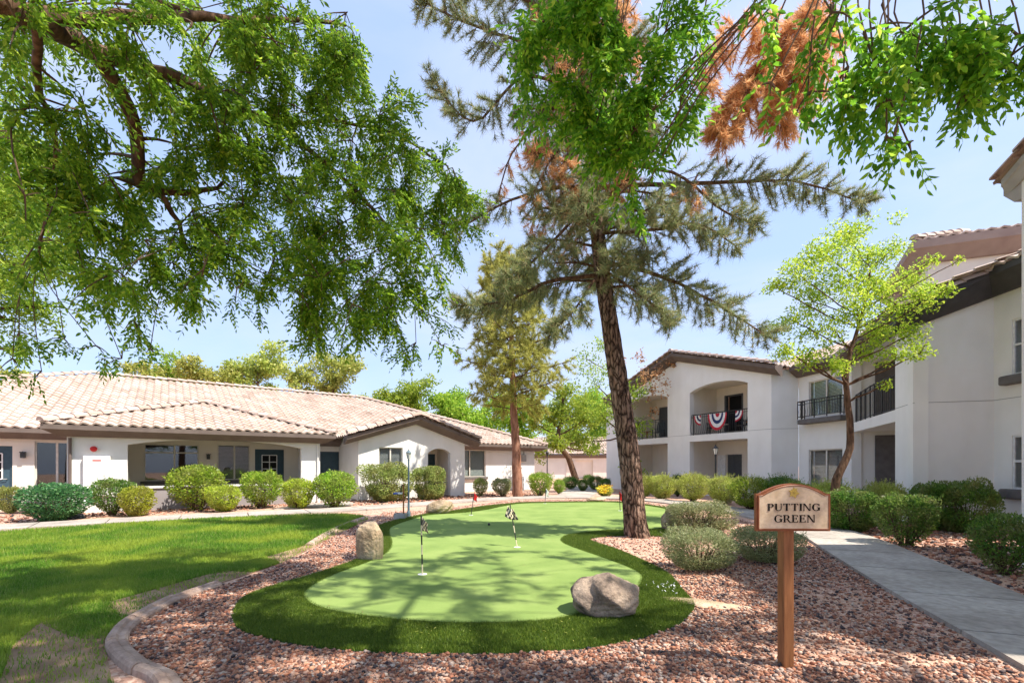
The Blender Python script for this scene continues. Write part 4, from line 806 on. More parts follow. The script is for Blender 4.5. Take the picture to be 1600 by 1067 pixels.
# serif capitals drawn as thick and thin strokes (unit height)
TH, TN = .175, .058
def gl(ch):
    q = []; B = lambda x0, x1, z0, z1: q.append([(x0, z0), (x1, z0), (x1, z1), (x0, z1)])
    def stem(x, w=TH, s0=1, s1=1):
        B(x, x + w, 0, 1)
        if s0: B(x - .07, x + w + .07, 0, TN)
        if s1: B(x - .07, x + w + .07, 1 - TN, 1)
    def bowl(cx, cz, rx, rz, a0, a1, thick, n=14):
        for k in range(n):
            pts = []
            for a in (a0 + (a1 - a0) * k / n, a0 + (a1 - a0) * (k + 1) / n):
                c, s = math.cos(R(a)), math.sin(R(a)); t = TN + (thick - TN) * abs(c) ** 1.5
                pts.append(((cx + rx * c, cz + rz * s), (cx + (rx - t) * c, cz + (rz - min(t, TN * 1.4)) * s)))
            q.append([pts[0][0], pts[1][0], pts[1][1], pts[0][1]])
    if ch == 'P': stem(.07); B(.2, .42, 1 - TN, 1); B(.2, .42, .46, .46 + TN); bowl(.42, .73, .28, .27, -90, 90, TH); w = .74
    elif ch == 'R': stem(.07); B(.2, .42, 1 - TN, 1); B(.2, .42, .46, .46 + TN); bowl(.42, .73, .27, .27, -90, 90, TH); q.append([(.36, .47), (.52, .47), (.83, 0), (.66, 0)]); B(.66, .92, 0, TN); w = .88
    elif ch == 'U': B(.07, .07 + TH, .3, 1); B(0, .28, 1 - TN, 1); B(.72, .72 + TN, .3, 1); B(.64, .84, 1 - TN, 1); bowl(.42, .32, .35, .33, 180, 270, TH); bowl(.42, .32, .347, .33, 270, 360, TN); w = .86
    elif ch == 'T': stem(.34, s1=0); B(.04, .79, 1 - TN, 1); B(.04, .04 + TN, .78, 1); B(.79 - TN, .79, .78, 1); w = .84
    elif ch == 'I': stem(.08); w = .32
    elif ch == 'N': B(.1, .1 + TN, 0, 1); B(.02, .22, 0, TN); B(.8, .8 + TN, 0, 1); B(.72, .92, 1 - TN, 1); B(0, .15, 1 - TN, 1); q.append([(.06, 1), (.26, 1), (.845, 0), (.70, 0)]); w = .94
    elif ch == 'G': bowl(.50, .5, .46, .51, 42, 318, TH * 1.1, 24); B(.80, .80 + TN, .70, .95); B(.72, .72 + TH, .06, .46); B(.62, .95, .42, .42 + TN); w = .96
    elif ch == 'E': stem(.07); B(.2, .66, 1 - TN, 1); B(.2, .70, 0, TN); B(.2, .52, .49, .49 + TN); B(.66 - TN, .66, .76, 1); B(.70 - TN, .70, 0, .26); B(.50, .50 + TN, .38, .64); w = .76
    return q, w
def word(mb, s, cx, z0, h, total):
    gs = [gl(c) for c in s]; sp = .09; raw = sum(w for _, w in gs) + sp * (len(s) - 1); kx = total / raw; x = cx - total / 2; n = 0
    for q, w in gs:
        for poly in q:
            n += 1; e = .0004 * (n % 7); vs = [SPL(x + a * kx, -.0385 - e, z0 + b * h) for a, b in poly] + [SPL(x + a * kx, -.0362, z0 + b * h) for a, b in poly]; m_ = len(poly)
            mb.add(vs, [tuple(range(m_))] + [(i, (i + 1) % m_, (i + 1) % m_ + m_, i + m_) for i in range(m_)])
        x += (w + sp) * kx
for w_ in (('PUTTING', 0, 1.170, .052, .385), ('GREEN', .005, 1.085, .054, .30)): t = MB(); word(t, *w_); t.build('lettering', M['ink'], SG)
e = MB(); ec = (0.0, 1.301)
for k in range(11):
    a = R(90 + k * 360 / 11); c, s_ = math.cos(a), math.sin(a); rr = .041 if k % 2 == 0 else .030; tilt = .006
    pts = [(ec[0] + c * .004, ec[1] + s_ * .004), (ec[0] + c * rr * .6 - s_ * .0095, ec[1] + s_ * rr * .6 + c * .0085), (ec[0] + c * rr, ec[1] + s_ * rr), (ec[0] + c * rr * .6 + s_ * .0085, ec[1] + s_ * rr * .6 - c * .0085)]
    e.add([SPL(p[0], -.0395 - .0006 * (k % 3) - (0.002 if j == 2 else 0), p[1]) for j, p in enumerate(pts)] + [SPL(p[0], -.0363, p[1]) for p in pts], [(0, 1, 2, 3), (0, 1, 5, 4), (1, 2, 6, 5), (2, 3, 7, 6), (3, 0, 4, 7)])
e.lathe([(.006, 0), (.004, .002)], (0, 0, 0), 8); e.v[-16:] = [SPL(x, -.042 - z, ec[1] + y) for x, y, z in e.v[-16:]]
e.build('flower_emblem', M['gold'], SG)

# ================================================================ FLAGS, LAMPS, RACK
CH = [M['black'], M['cream2'], M['signrim'], M['red'], M['wframe']]
def golf_flag(label, base, top, r, cols, fl, style='check'):
    t = thing('golf_flag', label, 'golf flag', (*base, .028), group='golf flags on the putting green')
    b = Vector((*base, .03)); T = Vector(top); n = 6; m = MB()
    for k in range(n):
        m.m = cols[k % 2]; m.tube([b.lerp(T, k / n), b.lerp(T, (k + 1) / n)], r, 8)
    m.build('pole', CH, t)
    c = MB(); c.lathe([(.062, 0), (.062, .003), (.045, .0032), (.045, .0005)], (base[0], base[1], .0285), 20); c.build('cup', M['wframe'], t)
    # hanging cloth with folds
    w, h = fl; f = MB(); nu, nv = 14, 8; d = (b - T).normalized(); P_ = {}
    for i in range(nu + 1):
        for j in range(nv + 1):
            u, v = i / nu, j / nv
            sag = u * .62 * h; x = u * w * (.55 if style != 'wide' else .8); yy = .5 * w * .22 * math.sin(u * 9 + v * 2)
            p = T + d * (.015 + v * h * (1 - .25 * u) + sag) + Vector((x + .01 * math.sin(v * 5 + u * 3), yy, 0)); P_[i, j] = p
            if style == 'wide': P_[i, j] = T + d * (.02 + v * h + .35 * h * math.sin(u * 2.2)) + Vector(((u - .55) * w * (.35 + .65 * v), yy, 0))
    for i in range(nu):
        for j in range(nv):
            f.m = (0 if (i // 2 + j // 2) % 2 else 1) if style in ('check', 'wide') else (3 if style == 'red' else 4)
            f.add([P_[i, j], P_[i + 1, j], P_[i + 1, j + 1], P_[i, j + 1]], [(0, 1, 2, 3)])
    o = f.build('flag', CH, t, smooth=True, fix=False); bm = bmesh.new(); bm.from_mesh(o.data); bmesh.ops.remove_doubles(bm, verts=bm.verts, dist=1e-5); bm.to_mesh(o.data); bm.free()
    s = o.modifiers.new('thick', 'SOLIDIFY'); s.thickness = .003
    return t
golf_flag('near black and cream striped golf flag pole with a folded chequered flag', G(660, 900), P(658, 805, 6.2), .010, (1, 0), (.16, .17))
golf_flag('leaning golf flag pole with a spread chequered flag in the middle of the green', G(808, 857), P(797, 788, 8.35), .009, (1, 0), (.24, .20), 'wide')
golf_flag('thin black golf flag pole with a red flag at the far left of the green', G(736, 806), P(741, 769, 13.6), .011, (0, 0), (.2, .2), 'red')
golf_flag('small golf flag pole with a pale flag at the far rim of the green', G(851.5, 787.5), P(853, 762, 17.6), .012, (0, 0), (.22, .26), 'white')
golf_flag('golf flag pole with a red flag close behind the big pine trunk', G(969, 799), P(967.5, 767, 14.8), .012, (0, 0), (.2, .26), 'red')
bpy_ball = MB(); bpy_ball.lathe([(.001, -.032), (.02, -.026), (.031, -.008), (.031, .008), (.02, .026), (.001, .032)], (*G(764, 822.5), .058), 14)
tag(bpy_ball.build('golf_ball', M['black'], smooth=True), 'small black ball on the sunlit turf left of the leaning flag', 'ball')
def lantern_post(label, loc, hgt, mat, glow, sc=1.0, group=None):
    t = thing('lamp_post', label, 'lamp post', (*loc, 0), group=group); x, y = loc
    m = MB(); m.lathe([(.075 * sc, 0), (.075 * sc, .12), (.045 * sc, .2), (.034 * sc, .5), (.03 * sc, hgt - .40 * sc), (.045 * sc, hgt - .39 * sc), (.02 * sc, hgt - .34 * sc)], (x, y, 0), 12); m.build('post', mat, t, smooth=False)
    g_ = MB(); g_.lathe([(.05 * sc, 0), (.085 * sc, .19 * sc), (.085 * sc, .2 * sc)], (x, y, hgt - .34 * sc), 6); g_.build('lantern_glass', glow, t)
    c = MB(); c.lathe([(.11 * sc, 0), (.10 * sc, .015), (.04 * sc, .08 * sc), (.015 * sc, .10 * sc), (.02 * sc, .12 * sc), (.002, .15 * sc)], (x, y, hgt - .135 * sc), 10)
    for k in range(6):
        a = math.pi * k / 3; c.tube([(x + .052 * sc * math.cos(a), y + .052 * sc * math.sin(a), hgt - .34 * sc), (x + .088 * sc * math.cos(a), y + .088 * sc * math.sin(a), hgt - .13 * sc)], .006, 4)
    c.build('lantern_frame', mat, t); return t
lantern_post('slim blue grey lamp post with a small lantern between the two big olive shrubs', G(638.5, 808), 1.97, M['bluegrey'], M['lamp'], .8)
lantern_post('black lamp post with a white lantern in front of the lower arched balcony', (8.95, 20.0), 2.42, M['black'], M['lamp'], 1.25)
lantern_post('distant thin black lamp post left of the leaning tree near the garage', (2.55, 33.0), 2.6, M['black'], M['black'], 1.2)
RK = thing('putter_rack', 'putter stand with wooden post, blue and white tray and grey basket by the slim lamp', 'stand', (*G(629, 812), 0))
rx, ry = G(630.5, 811); m = MB(); m.tube([(rx, ry, 0), (rx, ry, .98)], .022, 8); m.build('post', M['wood'], RK)
m = MB(); m.box(rx - .26, rx - .02, ry - .09, ry + .09, .70, .745); m.build('tray', M['wframe'], RK, bevel=.008); m = MB(); m.box(rx - .262, rx - .14, ry - .095, ry - .0905, .70, .745); m.build('tray_label', flat('blue paint', (.02, .08, .4), .5), RK)
m = MB(); m.tube([(rx - .07, ry, .745), (rx - .07, ry, .92), (rx - .02, ry, .95)], .018, 6); m.build('bracket', M['black'], RK)
m = MB()
m.box(rx - .24, rx + .07, ry - .14, ry + .14, .02, .04); m.box(rx - .24, rx - .22, ry - .14, ry + .14, .04, .17); m.box(rx + .05, rx + .07, ry - .14, ry + .14, .04, .17); m.box(rx - .22, rx + .05, ry - .14, ry - .12, .04, .17); m.box(rx - .22, rx + .05, ry + .12, ry + .14, .04, .17)
m.build('basket', M['metalgrey'], RK)

# ================================================================ BALCONY FURNITURE, BUNTING
RX = Vector(GP(0, 0, 0))
def chair(name, label, u, v, mat, rz, group):
    p = GP(u, v, FL); t = thing(name, label, 'chair', p, rz, group)
    def sub(nm, mb, ma): o = mb.build(nm, ma); o.parent = t
    m = MB(); [m.box(-.26, .26, -.25 + k * .1, -.17 + k * .1, .40, .425) for k in range(5)]; sub('seat', m, mat)
    m = MB()
    for k in range(5): m.hexa([(-.24 + k * .1, .24, .42), (-.17 + k * .1, .24, .42), (-.17 + k * .1, .27, .42), (-.24 + k * .1, .27, .42), (-.24 + k * .1, .42, 1.05), (-.17 + k * .1, .42, 1.05), (-.17 + k * .1, .45, 1.05), (-.24 + k * .1, .45, 1.05)])
    sub('backrest', m, mat)
    for sx in (-.27, .27):
        for y_ in (-.24, .24):
            m = MB(); m.tube([(sx, y_, 0), (sx, y_, .62 if y_ < 0 else .66)], .022, 6); sub('leg', m, mat)
        m = MB(); m.box(sx - .04, sx + .04, -.28, .34, .63, .655); sub('armrest', m, mat)
fa = math.atan2(GN.y, GN.x) - math.pi / 2
gr_ = 'patio chairs on the upper balconies'
chair('patio_chair', 'dark patio chair behind the railing at the left end of the balcony with bunting', 3.85, 1.0, M['black'], fa + .5, gr_)
chair('patio_chair', 'dark patio chair behind the railing right of the bunting', 2.1, 1.0, M['black'], fa - .3, gr_)
chair('patio_chair', 'dark high backed chair at the right end of the far left balcony', 6.6, 1.1, M['black'], fa - .7, gr_)
chair('patio_chair', 'low dark chair in the middle of the far left balcony', 7.7, .9, M['black'], fa + .4, gr_)
for u, lb, mt in ((1.5, 'small reddish wooden table at the right end of the balcony with bunting', 'wood'), (3.1, 'small pale table behind the bunting railing', 'frame'), (8.5, 'small reddish table on the far left balcony', 'wood')):
    p = GP(u, .75, FL); t = thing('side_table', lb, 'table', p); m = MB(); m.lathe([(.26, 0), (.26, .03)], (p[0], p[1], FL + .5), 16); m.build('table_top', M[mt], t)
    m = MB(); m.lathe([(.2, 0), (.05, .06), (.035, .25), (.06, .5)], (p[0], p[1], FL), 10); m.build('pedestal', M[mt], t)
BC = [flat('bunting red', (.50, .03, .05), .8), flat('bunting white', (.75, .73, .70), .8), flat('bunting navy', (.03, .045, .13), .8)]
def bunting(label, u, w, h, drop=0, a0=180, a1=360):
    f = MB(); n = 40; rings = [(0, .22, 0), (.22, .42, 1), (.42, .62, 2), (.62, .84, 1), (.84, 1.0, 0)]
    for k in range(n):
        for r0, r1, c in rings:
            f.m = c; vs = []
            for kk, rr in ((k, r0), (k + 1, r0), (k + 1, r1), (k, r1)):
                a = R(a0 + (a1 - a0) * kk / n); vs.append(GP(u - math.cos(a) * rr * w, -.0 - (.02 + .022 * (kk % 2)) * rr - .02, FL + 1.0 - drop + math.sin(a) * rr * h))
            f.add(vs, [(0, 1, 2, 3)])
    o = f.build('patriotic_bunting', BC, fix=False); s = o.modifiers.new('thick', 'SOLIDIFY'); s.thickness = .004
    tag(o, label, 'bunting', 'bunting hung on the balcony railing')
bunting('half round red, white and navy pleated fan bunting on the middle of the balcony railing', 2.75, .55, .82)
bunting('narrow swag of red and white cloth right of the round bunting', 1.75, .42, .5, a0=270, a1=360)
bunting('narrow swag of red and white cloth left of the round bunting', 3.75, .42, .5, a0=180, a1=270)

# ================================================================ FOLIAGE TOOLS
def unit(a): return a / np.maximum(1e-9, np.linalg.norm(a, axis=-1, keepdims=True))
def leaf_quads(B, D, L, Wd, r, fold=.25, quad=True):
    """B base, D direction (n,3), L length, Wd width -> V,F. two folded quads (quad) or one rhombus"""
    n = len(B); D = unit(D); S = unit(np.cross(D, r.normal(size=(n, 3)))); U = np.cross(S, D); L = L[:, None]; Wd = Wd[:, None]
    if quad:
        p0 = B; t = B + D * L
        r1 = B + D * L * .30 + S * Wd * .5 + U * Wd * fold; r2 = B + D * L * .68 + S * Wd * .42 + U * Wd * fold
        l1 = B + D * L * .30 - S * Wd * .5 + U * Wd * fold; l2 = B + D * L * .68 - S * Wd * .42 + U * Wd * fold
        V = np.stack([p0, r1, r2, t, l2, l1], 1).reshape(-1, 3); o = (np.arange(n) * 6)[:, None]
        Fc = np.concatenate([o + np.array([[0, 1, 2, 3]]), o + np.array([[0, 3, 4, 5]])], 0)
    else:
        V = np.stack([B, B + D * L * .45 + S * Wd * .5, B + D * L, B + D * L * .45 - S * Wd * .5], 1).reshape(-1, 3); Fc = np.arange(n * 4).reshape(n, 4)
    return V, Fc
def sprays(B, D, r, L=.2, n=9, ll=.055, lw=.020, droop=.3):
    """pinnate leaves: B,D arrays of spray base and direction"""
    N = len(B); D = unit(D); S = unit(np.cross(D, np.array([0, 0, 1.]) + .3 * r.normal(size=(N, 3)))); U = np.cross(S, D); Ls = L * r.uniform(.7, 1.25, N)
    bs, ds, ls = [], [], []; g = np.array([0, 0, -1.])
    for k in range(n):
        t = .18 + .82 * (k // 2 + .5 * (k % 2) * .25) / max(1, (n - 1) / 2); t = min(t, 1); sg = 1 if k % 2 else -1
        if k == n - 1: sg = 0; t = 1
        b = B + D * (Ls * t)[:, None] + g * (droop * Ls * t * t * .5)[:, None]
        d = D * .75 + S * (sg * .75) + g * .22 + .22 * r.normal(size=(N, 3)) + U * .1
        bs.append(b); ds.append(d); ls.append(np.full(N, ll) * r.uniform(.75, 1.15, N) * (1 - .25 * abs(t - .55)))
    B2 = np.concatenate(bs); D2 = np.concatenate(ds); L2 = np.concatenate(ls)
    V, Fc = leaf_quads(B2, D2, L2, L2 * (lw / ll) * r.uniform(.85, 1.15, len(L2)), r)
    # rachis
    e = B + D * Ls[:, None] + g * (droop * Ls * .5)[:, None]; w = .0016
    V3 = np.stack([B - S * w, B + S * w, e + S * w * .5, e - S * w * .5], 1).reshape(-1, 3); F3 = np.arange(N * 4).reshape(N, 4) + len(V)
    return np.concatenate([V, V3]), np.concatenate([Fc, F3])
def limb(mb, pts, r0, r1, n=8, wob=.0, seed=0, sub=4):
    pts = [tuple(p) for p in pts]; q = smooth_loop(pts, sub, False); k = len(q); r = random.Random(seed); o = []
    for i, p in enumerate(q):
        w = wob * (i > 0) * (i < k - 1); o.append((p[0] + r.uniform(-w, w), p[1] + r.uniform(-w, w), p[2] + r.uniform(-w, w)))
    rad = [r0 + (r1 - r0) * i / (k - 1) for i in range(k)]; mb.tube(o, rad, n, cap=False); return [Vector(p) for p in o], rad
def weep_clumps(mb, paths, clumps, r, spr_per=110, Lb=(.5, 1.0), ll=.055, lw=.02, Ls=.2, droop=.3, nl=9, hang=.55):
    """each clump (x,y,z,rad): a connecting limb, branchlets and sprays. returns spray bases, dirs"""
    pp = [(p, rr) for path, rad in paths for p, rr in zip(path, rad)]; BB, DD = [], []
    for (x, y, z, cr) in clumps:
        c = Vector((x, y, z)); p, rr = min(pp, key=lambda a: (a[0] - c).length * (1.0 if a[0].z > c.z - .1 else 1.5))
        q = p.lerp(c, .5) + Vector((r.normal() * .06, r.normal() * .06, .08 * (c - p).length))
        if (c - p).length > .15: limb(mb, [p, q, c], min(rr * .4, .0075 if c.y < 2.6 and c.x > .9 and c.z < 4.4 else .022), .004, 5, sub=3)
        nb = max(3, int(5 * (cr / .45) ** 1.3)); ns = int(spr_per * (cr / .45) ** 2 / nb) + 1
        for _ in range(nb):
            d = unit(r.normal(size=3) + np.array([0, 0, -.25])); e = np.array(c) + d * cr * r.uniform(.55, 1.45) + np.array([0, 0, -hang * cr * r.uniform(.2, 1)])
            mid = np.array(c) * .45 + e * .55 + np.array([0, 0, .12 * cr]); q = [Vector(c), Vector(mid), Vector(e)]; limb(mb, q, .007, .0022, 4, sub=3)
            t = r.uniform(.1, 1, ns); a = np.array(c); b = (a[None] * (1 - t)[:, None] ** 2 + 2 * mid[None] * ((1 - t) * t)[:, None] + e[None] * (t ** 2)[:, None])
            tg = unit((e - a)[None]); dd = tg * .5 + .75 * unit(r.normal(size=(ns, 3))) + np.array([0, 0, -hang]); BB.append(b + .02 * r.normal(size=(ns, 3))); DD.append(dd)
    return np.concatenate(BB), np.concatenate(DD)
def pc(l): # (px,py,Y,rpx) clumps
    return [(*P(a, b, Y), c / F * Y) for a, b, Y, c in l]
# ---------------------------------------------------------------- near ash tree, left
T = thing('shade_tree', 'large ash tree on the left with leafy boughs hanging over the lawn', 'tree', (-5.1, 1.3, 0))
mb = MB(); paths = []
paths.append(limb(mb, [(-5.1, 1.3, -.2), (-5.0, 1.3, 1.6), (-4.9, 1.5, 3.2), P(-120, -60, 2.8)], .24, .095, 12, .01, 1))
paths.append(limb(mb, [P(-120, -60, 2.8), P(20, 15, 3.1), P(150, 85, 3.8), P(205, 190, 4.2), P(218, 292, 4.45)], .088, .05, 10, .015, 2))
paths.append(limb(mb, [P(215, 285, 4.45), P(262, 300, 4.6), P(318, 300, 4.8), P(352, 285, 5.0)], .05, .015, 7, .015, 3))
paths.append(limb(mb, [P(240, 295, 4.5), P(272, 335, 4.6), P(290, 388, 4.7)], .036, .014, 7, .012, 4))
paths.append(limb(mb, [P(150, 85, 3.8), P(270, 120, 4.2), P(370, 170, 4.7), P(450, 210, 5.2), P(560, 300, 5.3), P(640, 400, 5.3)], .07, .012, 8, .02, 5))
paths.append(limb(mb, [P(60, 30, 3.2), P(230, 30, 3.8), P(400, 30, 4.5), P(540, 40, 5.2)], .06, .015, 8, .02, 6))
paths.append(limb(mb, [P(370, 170, 4.7), P(470, 190, 5.2), P(590, 200, 5.5), P(700, 260, 5.6)], .035, .008, 6, .02, 7))
paths.append(limb(mb, [(-5.0, 1.3, 2.4), (-4.6, 2.0, 5), (-3.6, 2.6, 7.6), (-2.4, 3.4, 9.2), (-.6, 3.6, 9.4)], .16, .03, 9, .02, 9))
paths.append(limb(mb, [P(60, 30, 3.2), P(60, 130, 3.6), P(90, 230, 4.0), P(60, 400, 4.4)], .035, .01, 6, .02, 8))
mb.build('trunk', M['bark2'], T, smooth=True)
cl = [(30, 40, 3.0, 75), (110, 20, 3.3, 80), (200, 30, 3.6, 80), (290, 50, 3.9, 80), (380, 50, 4.3, 75), (460, 40, 4.7, 65), (520, 60, 5.0, 50), (540, 20, 5, 45), (30, 130, 3.5, 75), (120, 170, 3.8, 75), (270, 150, 4.2, 80), (360, 140, 4.4, 80), (440, 130, 4.8, 70), (510, 150, 5.1, 50),
  (50, 230, 4.0, 70), (140, 270, 4.2, 75), (290, 230, 4.5, 80), (390, 230, 4.7, 80), (470, 230, 5.0, 75), (550, 220, 5.2, 60), (610, 205, 5.4, 45), (650, 240, 5.4, 45), (120, 350, 4.3, 55), (200, 370, 4.5, 60), (300, 330, 4.6, 70), (380, 320, 4.8, 80), (460, 320, 5, 80), (545, 310, 5.2, 75), (620, 300, 5.3, 65), (690, 300, 5.5, 45), (690, 350, 5.5, 50), (720, 375, 5.5, 28),
  (270, 410, 4.6, 50), (350, 400, 4.8, 55), (430, 400, 5, 65), (510, 400, 5.1, 70), (590, 390, 5.2, 65), (650, 420, 5.3, 50), (480, 470, 5, 50), (540, 470, 5.1, 50), (610, 480, 5.2, 48), (660, 490, 5.3, 38), (690, 540, 5.3, 20), (500, 530, 5, 30), (650, 535, 5.2, 25), (370, 450, 4.8, 32), (300, 460, 4.7, 28), (230, 440, 4.5, 35), (210, 500, 4.5, 26), (190, 560, 4.5, 20), (235, 545, 4.5, 12), (130, 400, 4.3, 38), (100, 530, 4.4, 24), (65, 580, 4.4, 12), (30, 520, 4.3, 24), (150, 540, 4.4, 14), (20, 560, 4.3, 16)]
def inside(x, y):
    top = [(0, 400), (100, 430), (200, 470), (300, 440), (400, 450), (500, 500), (600, 490), (670, 440), (715, 370), (745, 300), (700, 250), (610, 180), (560, 100), (550, 0)]
    return inpoly(np.array([float(x)]), np.array([float(y)]), [(0, 0)] + top)[0]
rf = random.Random(77); k_ = 0
while k_ < 80:
    x, y = rf.uniform(0, 740), rf.uniform(0, 560)
    if inside(x, y): Yc = 3.4 + x / 740 * 2.1 + rf.uniform(-.2, .9); cl.append((x, y, Yc, rf.uniform(38, 70))); k_ += 1
hi = []
while len(hi) < 28:
    x, y, z = rf.uniform(-5.5, 1.5), rf.uniform(.5, 6.6), rf.uniform(8.3, 10)
    if (z - 2.4) > 1.1 * (y + .6): hi.append((x, y, z, rf.uniform(.5, .75)))
r_ = np.random.default_rng(3); tb = MB(); B_, D_ = weep_clumps(tb, paths, pc(cl), r_, spr_per=100)
Bh, Dh = weep_clumps(tb, paths, hi, r_, spr_per=95); B_, D_ = np.concatenate([B_, Bh]), np.concatenate([D_, Dh])
V_, F_ = sprays(B_, D_, r_, L=.19, ll=.058, lw=.021); npmesh('leaves', V_, F_, M['elm'], T); print('elm', len(F_))
tb.build('twigs', M['twig'], T, fix=False)
# ---------------------------------------------------------------- near ash tree, overhead to the right
T = thing('shade_tree', 'ash tree behind the camera whose leaf sprays hang across the top right', 'tree', (3.4, -3.2, 0)); mb = MB(); paths = []
paths.append(limb(mb, [(3.4, -3.2, -.2), (3.3, -3.1, 2), (3.0, -2.6, 4.2)], .28, .2, 12, .01, 11))
paths.append(limb(mb, [(3.0, -2.6, 4.2), (2.6, -.8, 5.4), (1.8, 1.2, 6.0), (1.1, 2.8, 5.9)], .16, .04, 9, .02, 12))
paths.append(limb(mb, [(3.0, -2.6, 4.2), (3.8, -.9, 5.0), (3.2, .9, 5.2), (2.6, 2.0, 4.75)], .13, .03, 8, .02, 13))
paths.append(limb(mb, [(3.0, -2.6, 4.2), (4.6, -1.4, 5.6), (6.2, .4, 6.6), (7.2, 1.8, 7.0)], .13, .03, 8, .02, 14))
paths.append(limb(mb, [(1.8, 1.2, 6.0), (.2, 1.9, 6.6), (-1.6, 2.2, 6.8)], .07, .02, 7, .02, 15))
paths.append(limb(mb, [(2.6, 2.0, 4.75), (2.2, 2.3, 4.6), P(1250, -75, 2.35), P(1420, -60, 2.3), P(1640, -50, 2.4)], .022, .006, 6, .01, 17))
paths.append(limb(mb, [(2.2, 2.3, 4.75), P(1150, -110, 2.8), P(1000, -80, 3.0), P(830, -70, 3.1)], .022, .006, 6, .01, 18))
mb.build('trunk', M['bark2'], T, smooth=True)
mid = [(850, 40, 3.1, 60), (900, 50, 3.0, 75), (970, 40, 3.0, 75), (1040, 50, 3.0, 60), (900, 130, 3.1, 60), (960, 130, 3.0, 65), (1020, 130, 3.0, 60), (1065, 150, 3.0, 34), (1085, 90, 3.0, 30), (825, 110, 3.1, 32), (850, 170, 3.1, 22), (930, 200, 3.1, 42), (990, 200, 3.0, 45), (1045, 200, 3.0, 24), (950, 255, 3.1, 30), (985, 290, 3.1, 22), (990, 330, 3.1, 10), (915, 165, 3.1, 40)]
rt = [(1180, 0, 2.2, 20), (1215, 30, 2.2, 20), (1300, 20, 2.2, 40), (1350, 50, 2.2, 50), (1410, 50, 2.3, 52), (1475, 50, 2.3, 55), (1540, 45, 2.3, 55), (1595, 60, 2.3, 55), (1275, 100, 2.2, 26), (1325, 105, 2.2, 34), (1385, 110, 2.2, 38), (1440, 105, 2.3, 42), (1510, 100, 2.3, 42), (1570, 95, 2.3, 40), (1205, 130, 2.2, 13), (1262, 148, 2.2, 20), (1315, 150, 2.2, 20), (1375, 165, 2.2, 24), (1400, 200, 2.2, 18), (1420, 225, 2.2, 12), (1505, 150, 2.3, 18), (1385, 215, 2.2, 10)]
shade = []
paths.append(limb(mb2 := MB(), [(3.0, -2.6, 4.2), (3.6, -1.2, 6.8), (4.2, 1.0, 8.8), (4.6, 3.2, 9.4)], .13, .03, 8, .02, 16)); mb2.build('upper_limb', M['bark2'], T, smooth=True)
while len(shade) < 40:
    x, y, z = r_.uniform(1.2, 6.6), r_.uniform(.6, 5.6), r_.uniform(8.2, 9.8)
    if (z - 2.4) > 1.1 * (y + .6): shade.append((x, y, z, r_.uniform(.45, .7)))
for _ in range(90):
    x, y = r_.uniform(-2.5, 8), r_.uniform(-1.5, 4.2); z = r_.uniform(5.2, 7.6); cr = r_.uniform(.45, .7)
    if (z - cr * 1.4 - 1.5) > 1.12 * (y + cr): shade.append((x, y, z, cr))
B1, D1 = weep_clumps(tb2 := MB(), paths, pc(mid), r_, spr_per=330); B2_, D2_ = weep_clumps(tb2, paths, pc(rt), r_, spr_per=310, hang=.9); B3, D3 = weep_clumps(tb2, paths, shade, r_, spr_per=110)
Va, Fa = sprays(np.concatenate([B1, B3]), np.concatenate([D1, D3]), r_, L=.17, ll=.052, lw=.019); Vb, Fb = sprays(B2_, D2_, r_, L=.17, ll=.05, lw=.021, droop=.5)
npmesh('leaves', np.concatenate([Va, Vb]), np.concatenate([Fa, Fb + len(Va)]), M['elm'], T); tb2.build('twigs', M['twig'], T, fix=False)
# ---------------------------------------------------------------- leaf clumps for farther trees
def clump_leaves(clumps, per, L, W_, r, quad=False, dens_exp=2.0, flat_=.75):
    BB = []
    for (x, y, z, cr) in clumps:
        n = int(per * cr ** dens_exp); d = unit(r.normal(size=(n, 3))); rad = cr * r.uniform(.25, 1, n) ** .55; sub = r.integers(0, 9, n); off = r.normal(size=(9, 3)) * cr * .42
        BB.append(np.array([x, y, z]) + off[sub] + d * (rad * .62)[:, None] * np.array([1, 1, flat_]))
    B = np.concatenate(BB); n = len(B); D = r.normal(size=(n, 3)) + np.array([0, 0, -.3])
    return leaf_quads(B, D, L * r.uniform(.6, 1.3, n), W_ * r.uniform(.6, 1.3, n), r, quad=quad)
def leafy_tree(name, label, base, trunk, tr, clumps, per, L, W_, mat, seed, bark='bark2', group=None, quad=False, extra=None):
    T = thing(name, label, 'tree', base, group=group); r = np.random.default_rng(seed); mb = MB()
    path, rad = limb(mb, trunk, tr[0], tr[1], 9, tr[0] * .12, seed); hub = path[int(len(path) * .45):]
    for c in clumps:
        c0 = Vector(c[:3]); p = min(hub, key=lambda a: (a - c0).length + (4 if a.z > c0.z - .45 * math.hypot(a.x - c0.x, a.y - c0.y) else 0)); i = path.index(p)
        limb(mb, [p, p.lerp(c0, .5) + Vector((0, 0, -.04 * (c0 - p).length)), c0], rad[i] * .5, rad[i] * .12 + .006, 5, .03, seed + 1)
        for _ in range(3):
            e = c0 + Vector(r.normal(size=3)) * c[3] * .45; limb(mb, [c0, c0.lerp(e, .5) + Vector((0, 0, .05)), e], rad[i] * .1 + .006, .005, 4)
    mb.build('trunk', M[bark], T, smooth=True, fix=False)
    V_, F_ = clump_leaves(clumps, per, L, W_, r, quad); npmesh('crown', V_, F_, M[mat], T)
    if extra: V_, F_ = clump_leaves(extra[0], per, L, W_, r, quad); o = npmesh('dry_foliage', V_, F_, M[extra[1]], T)
    return T
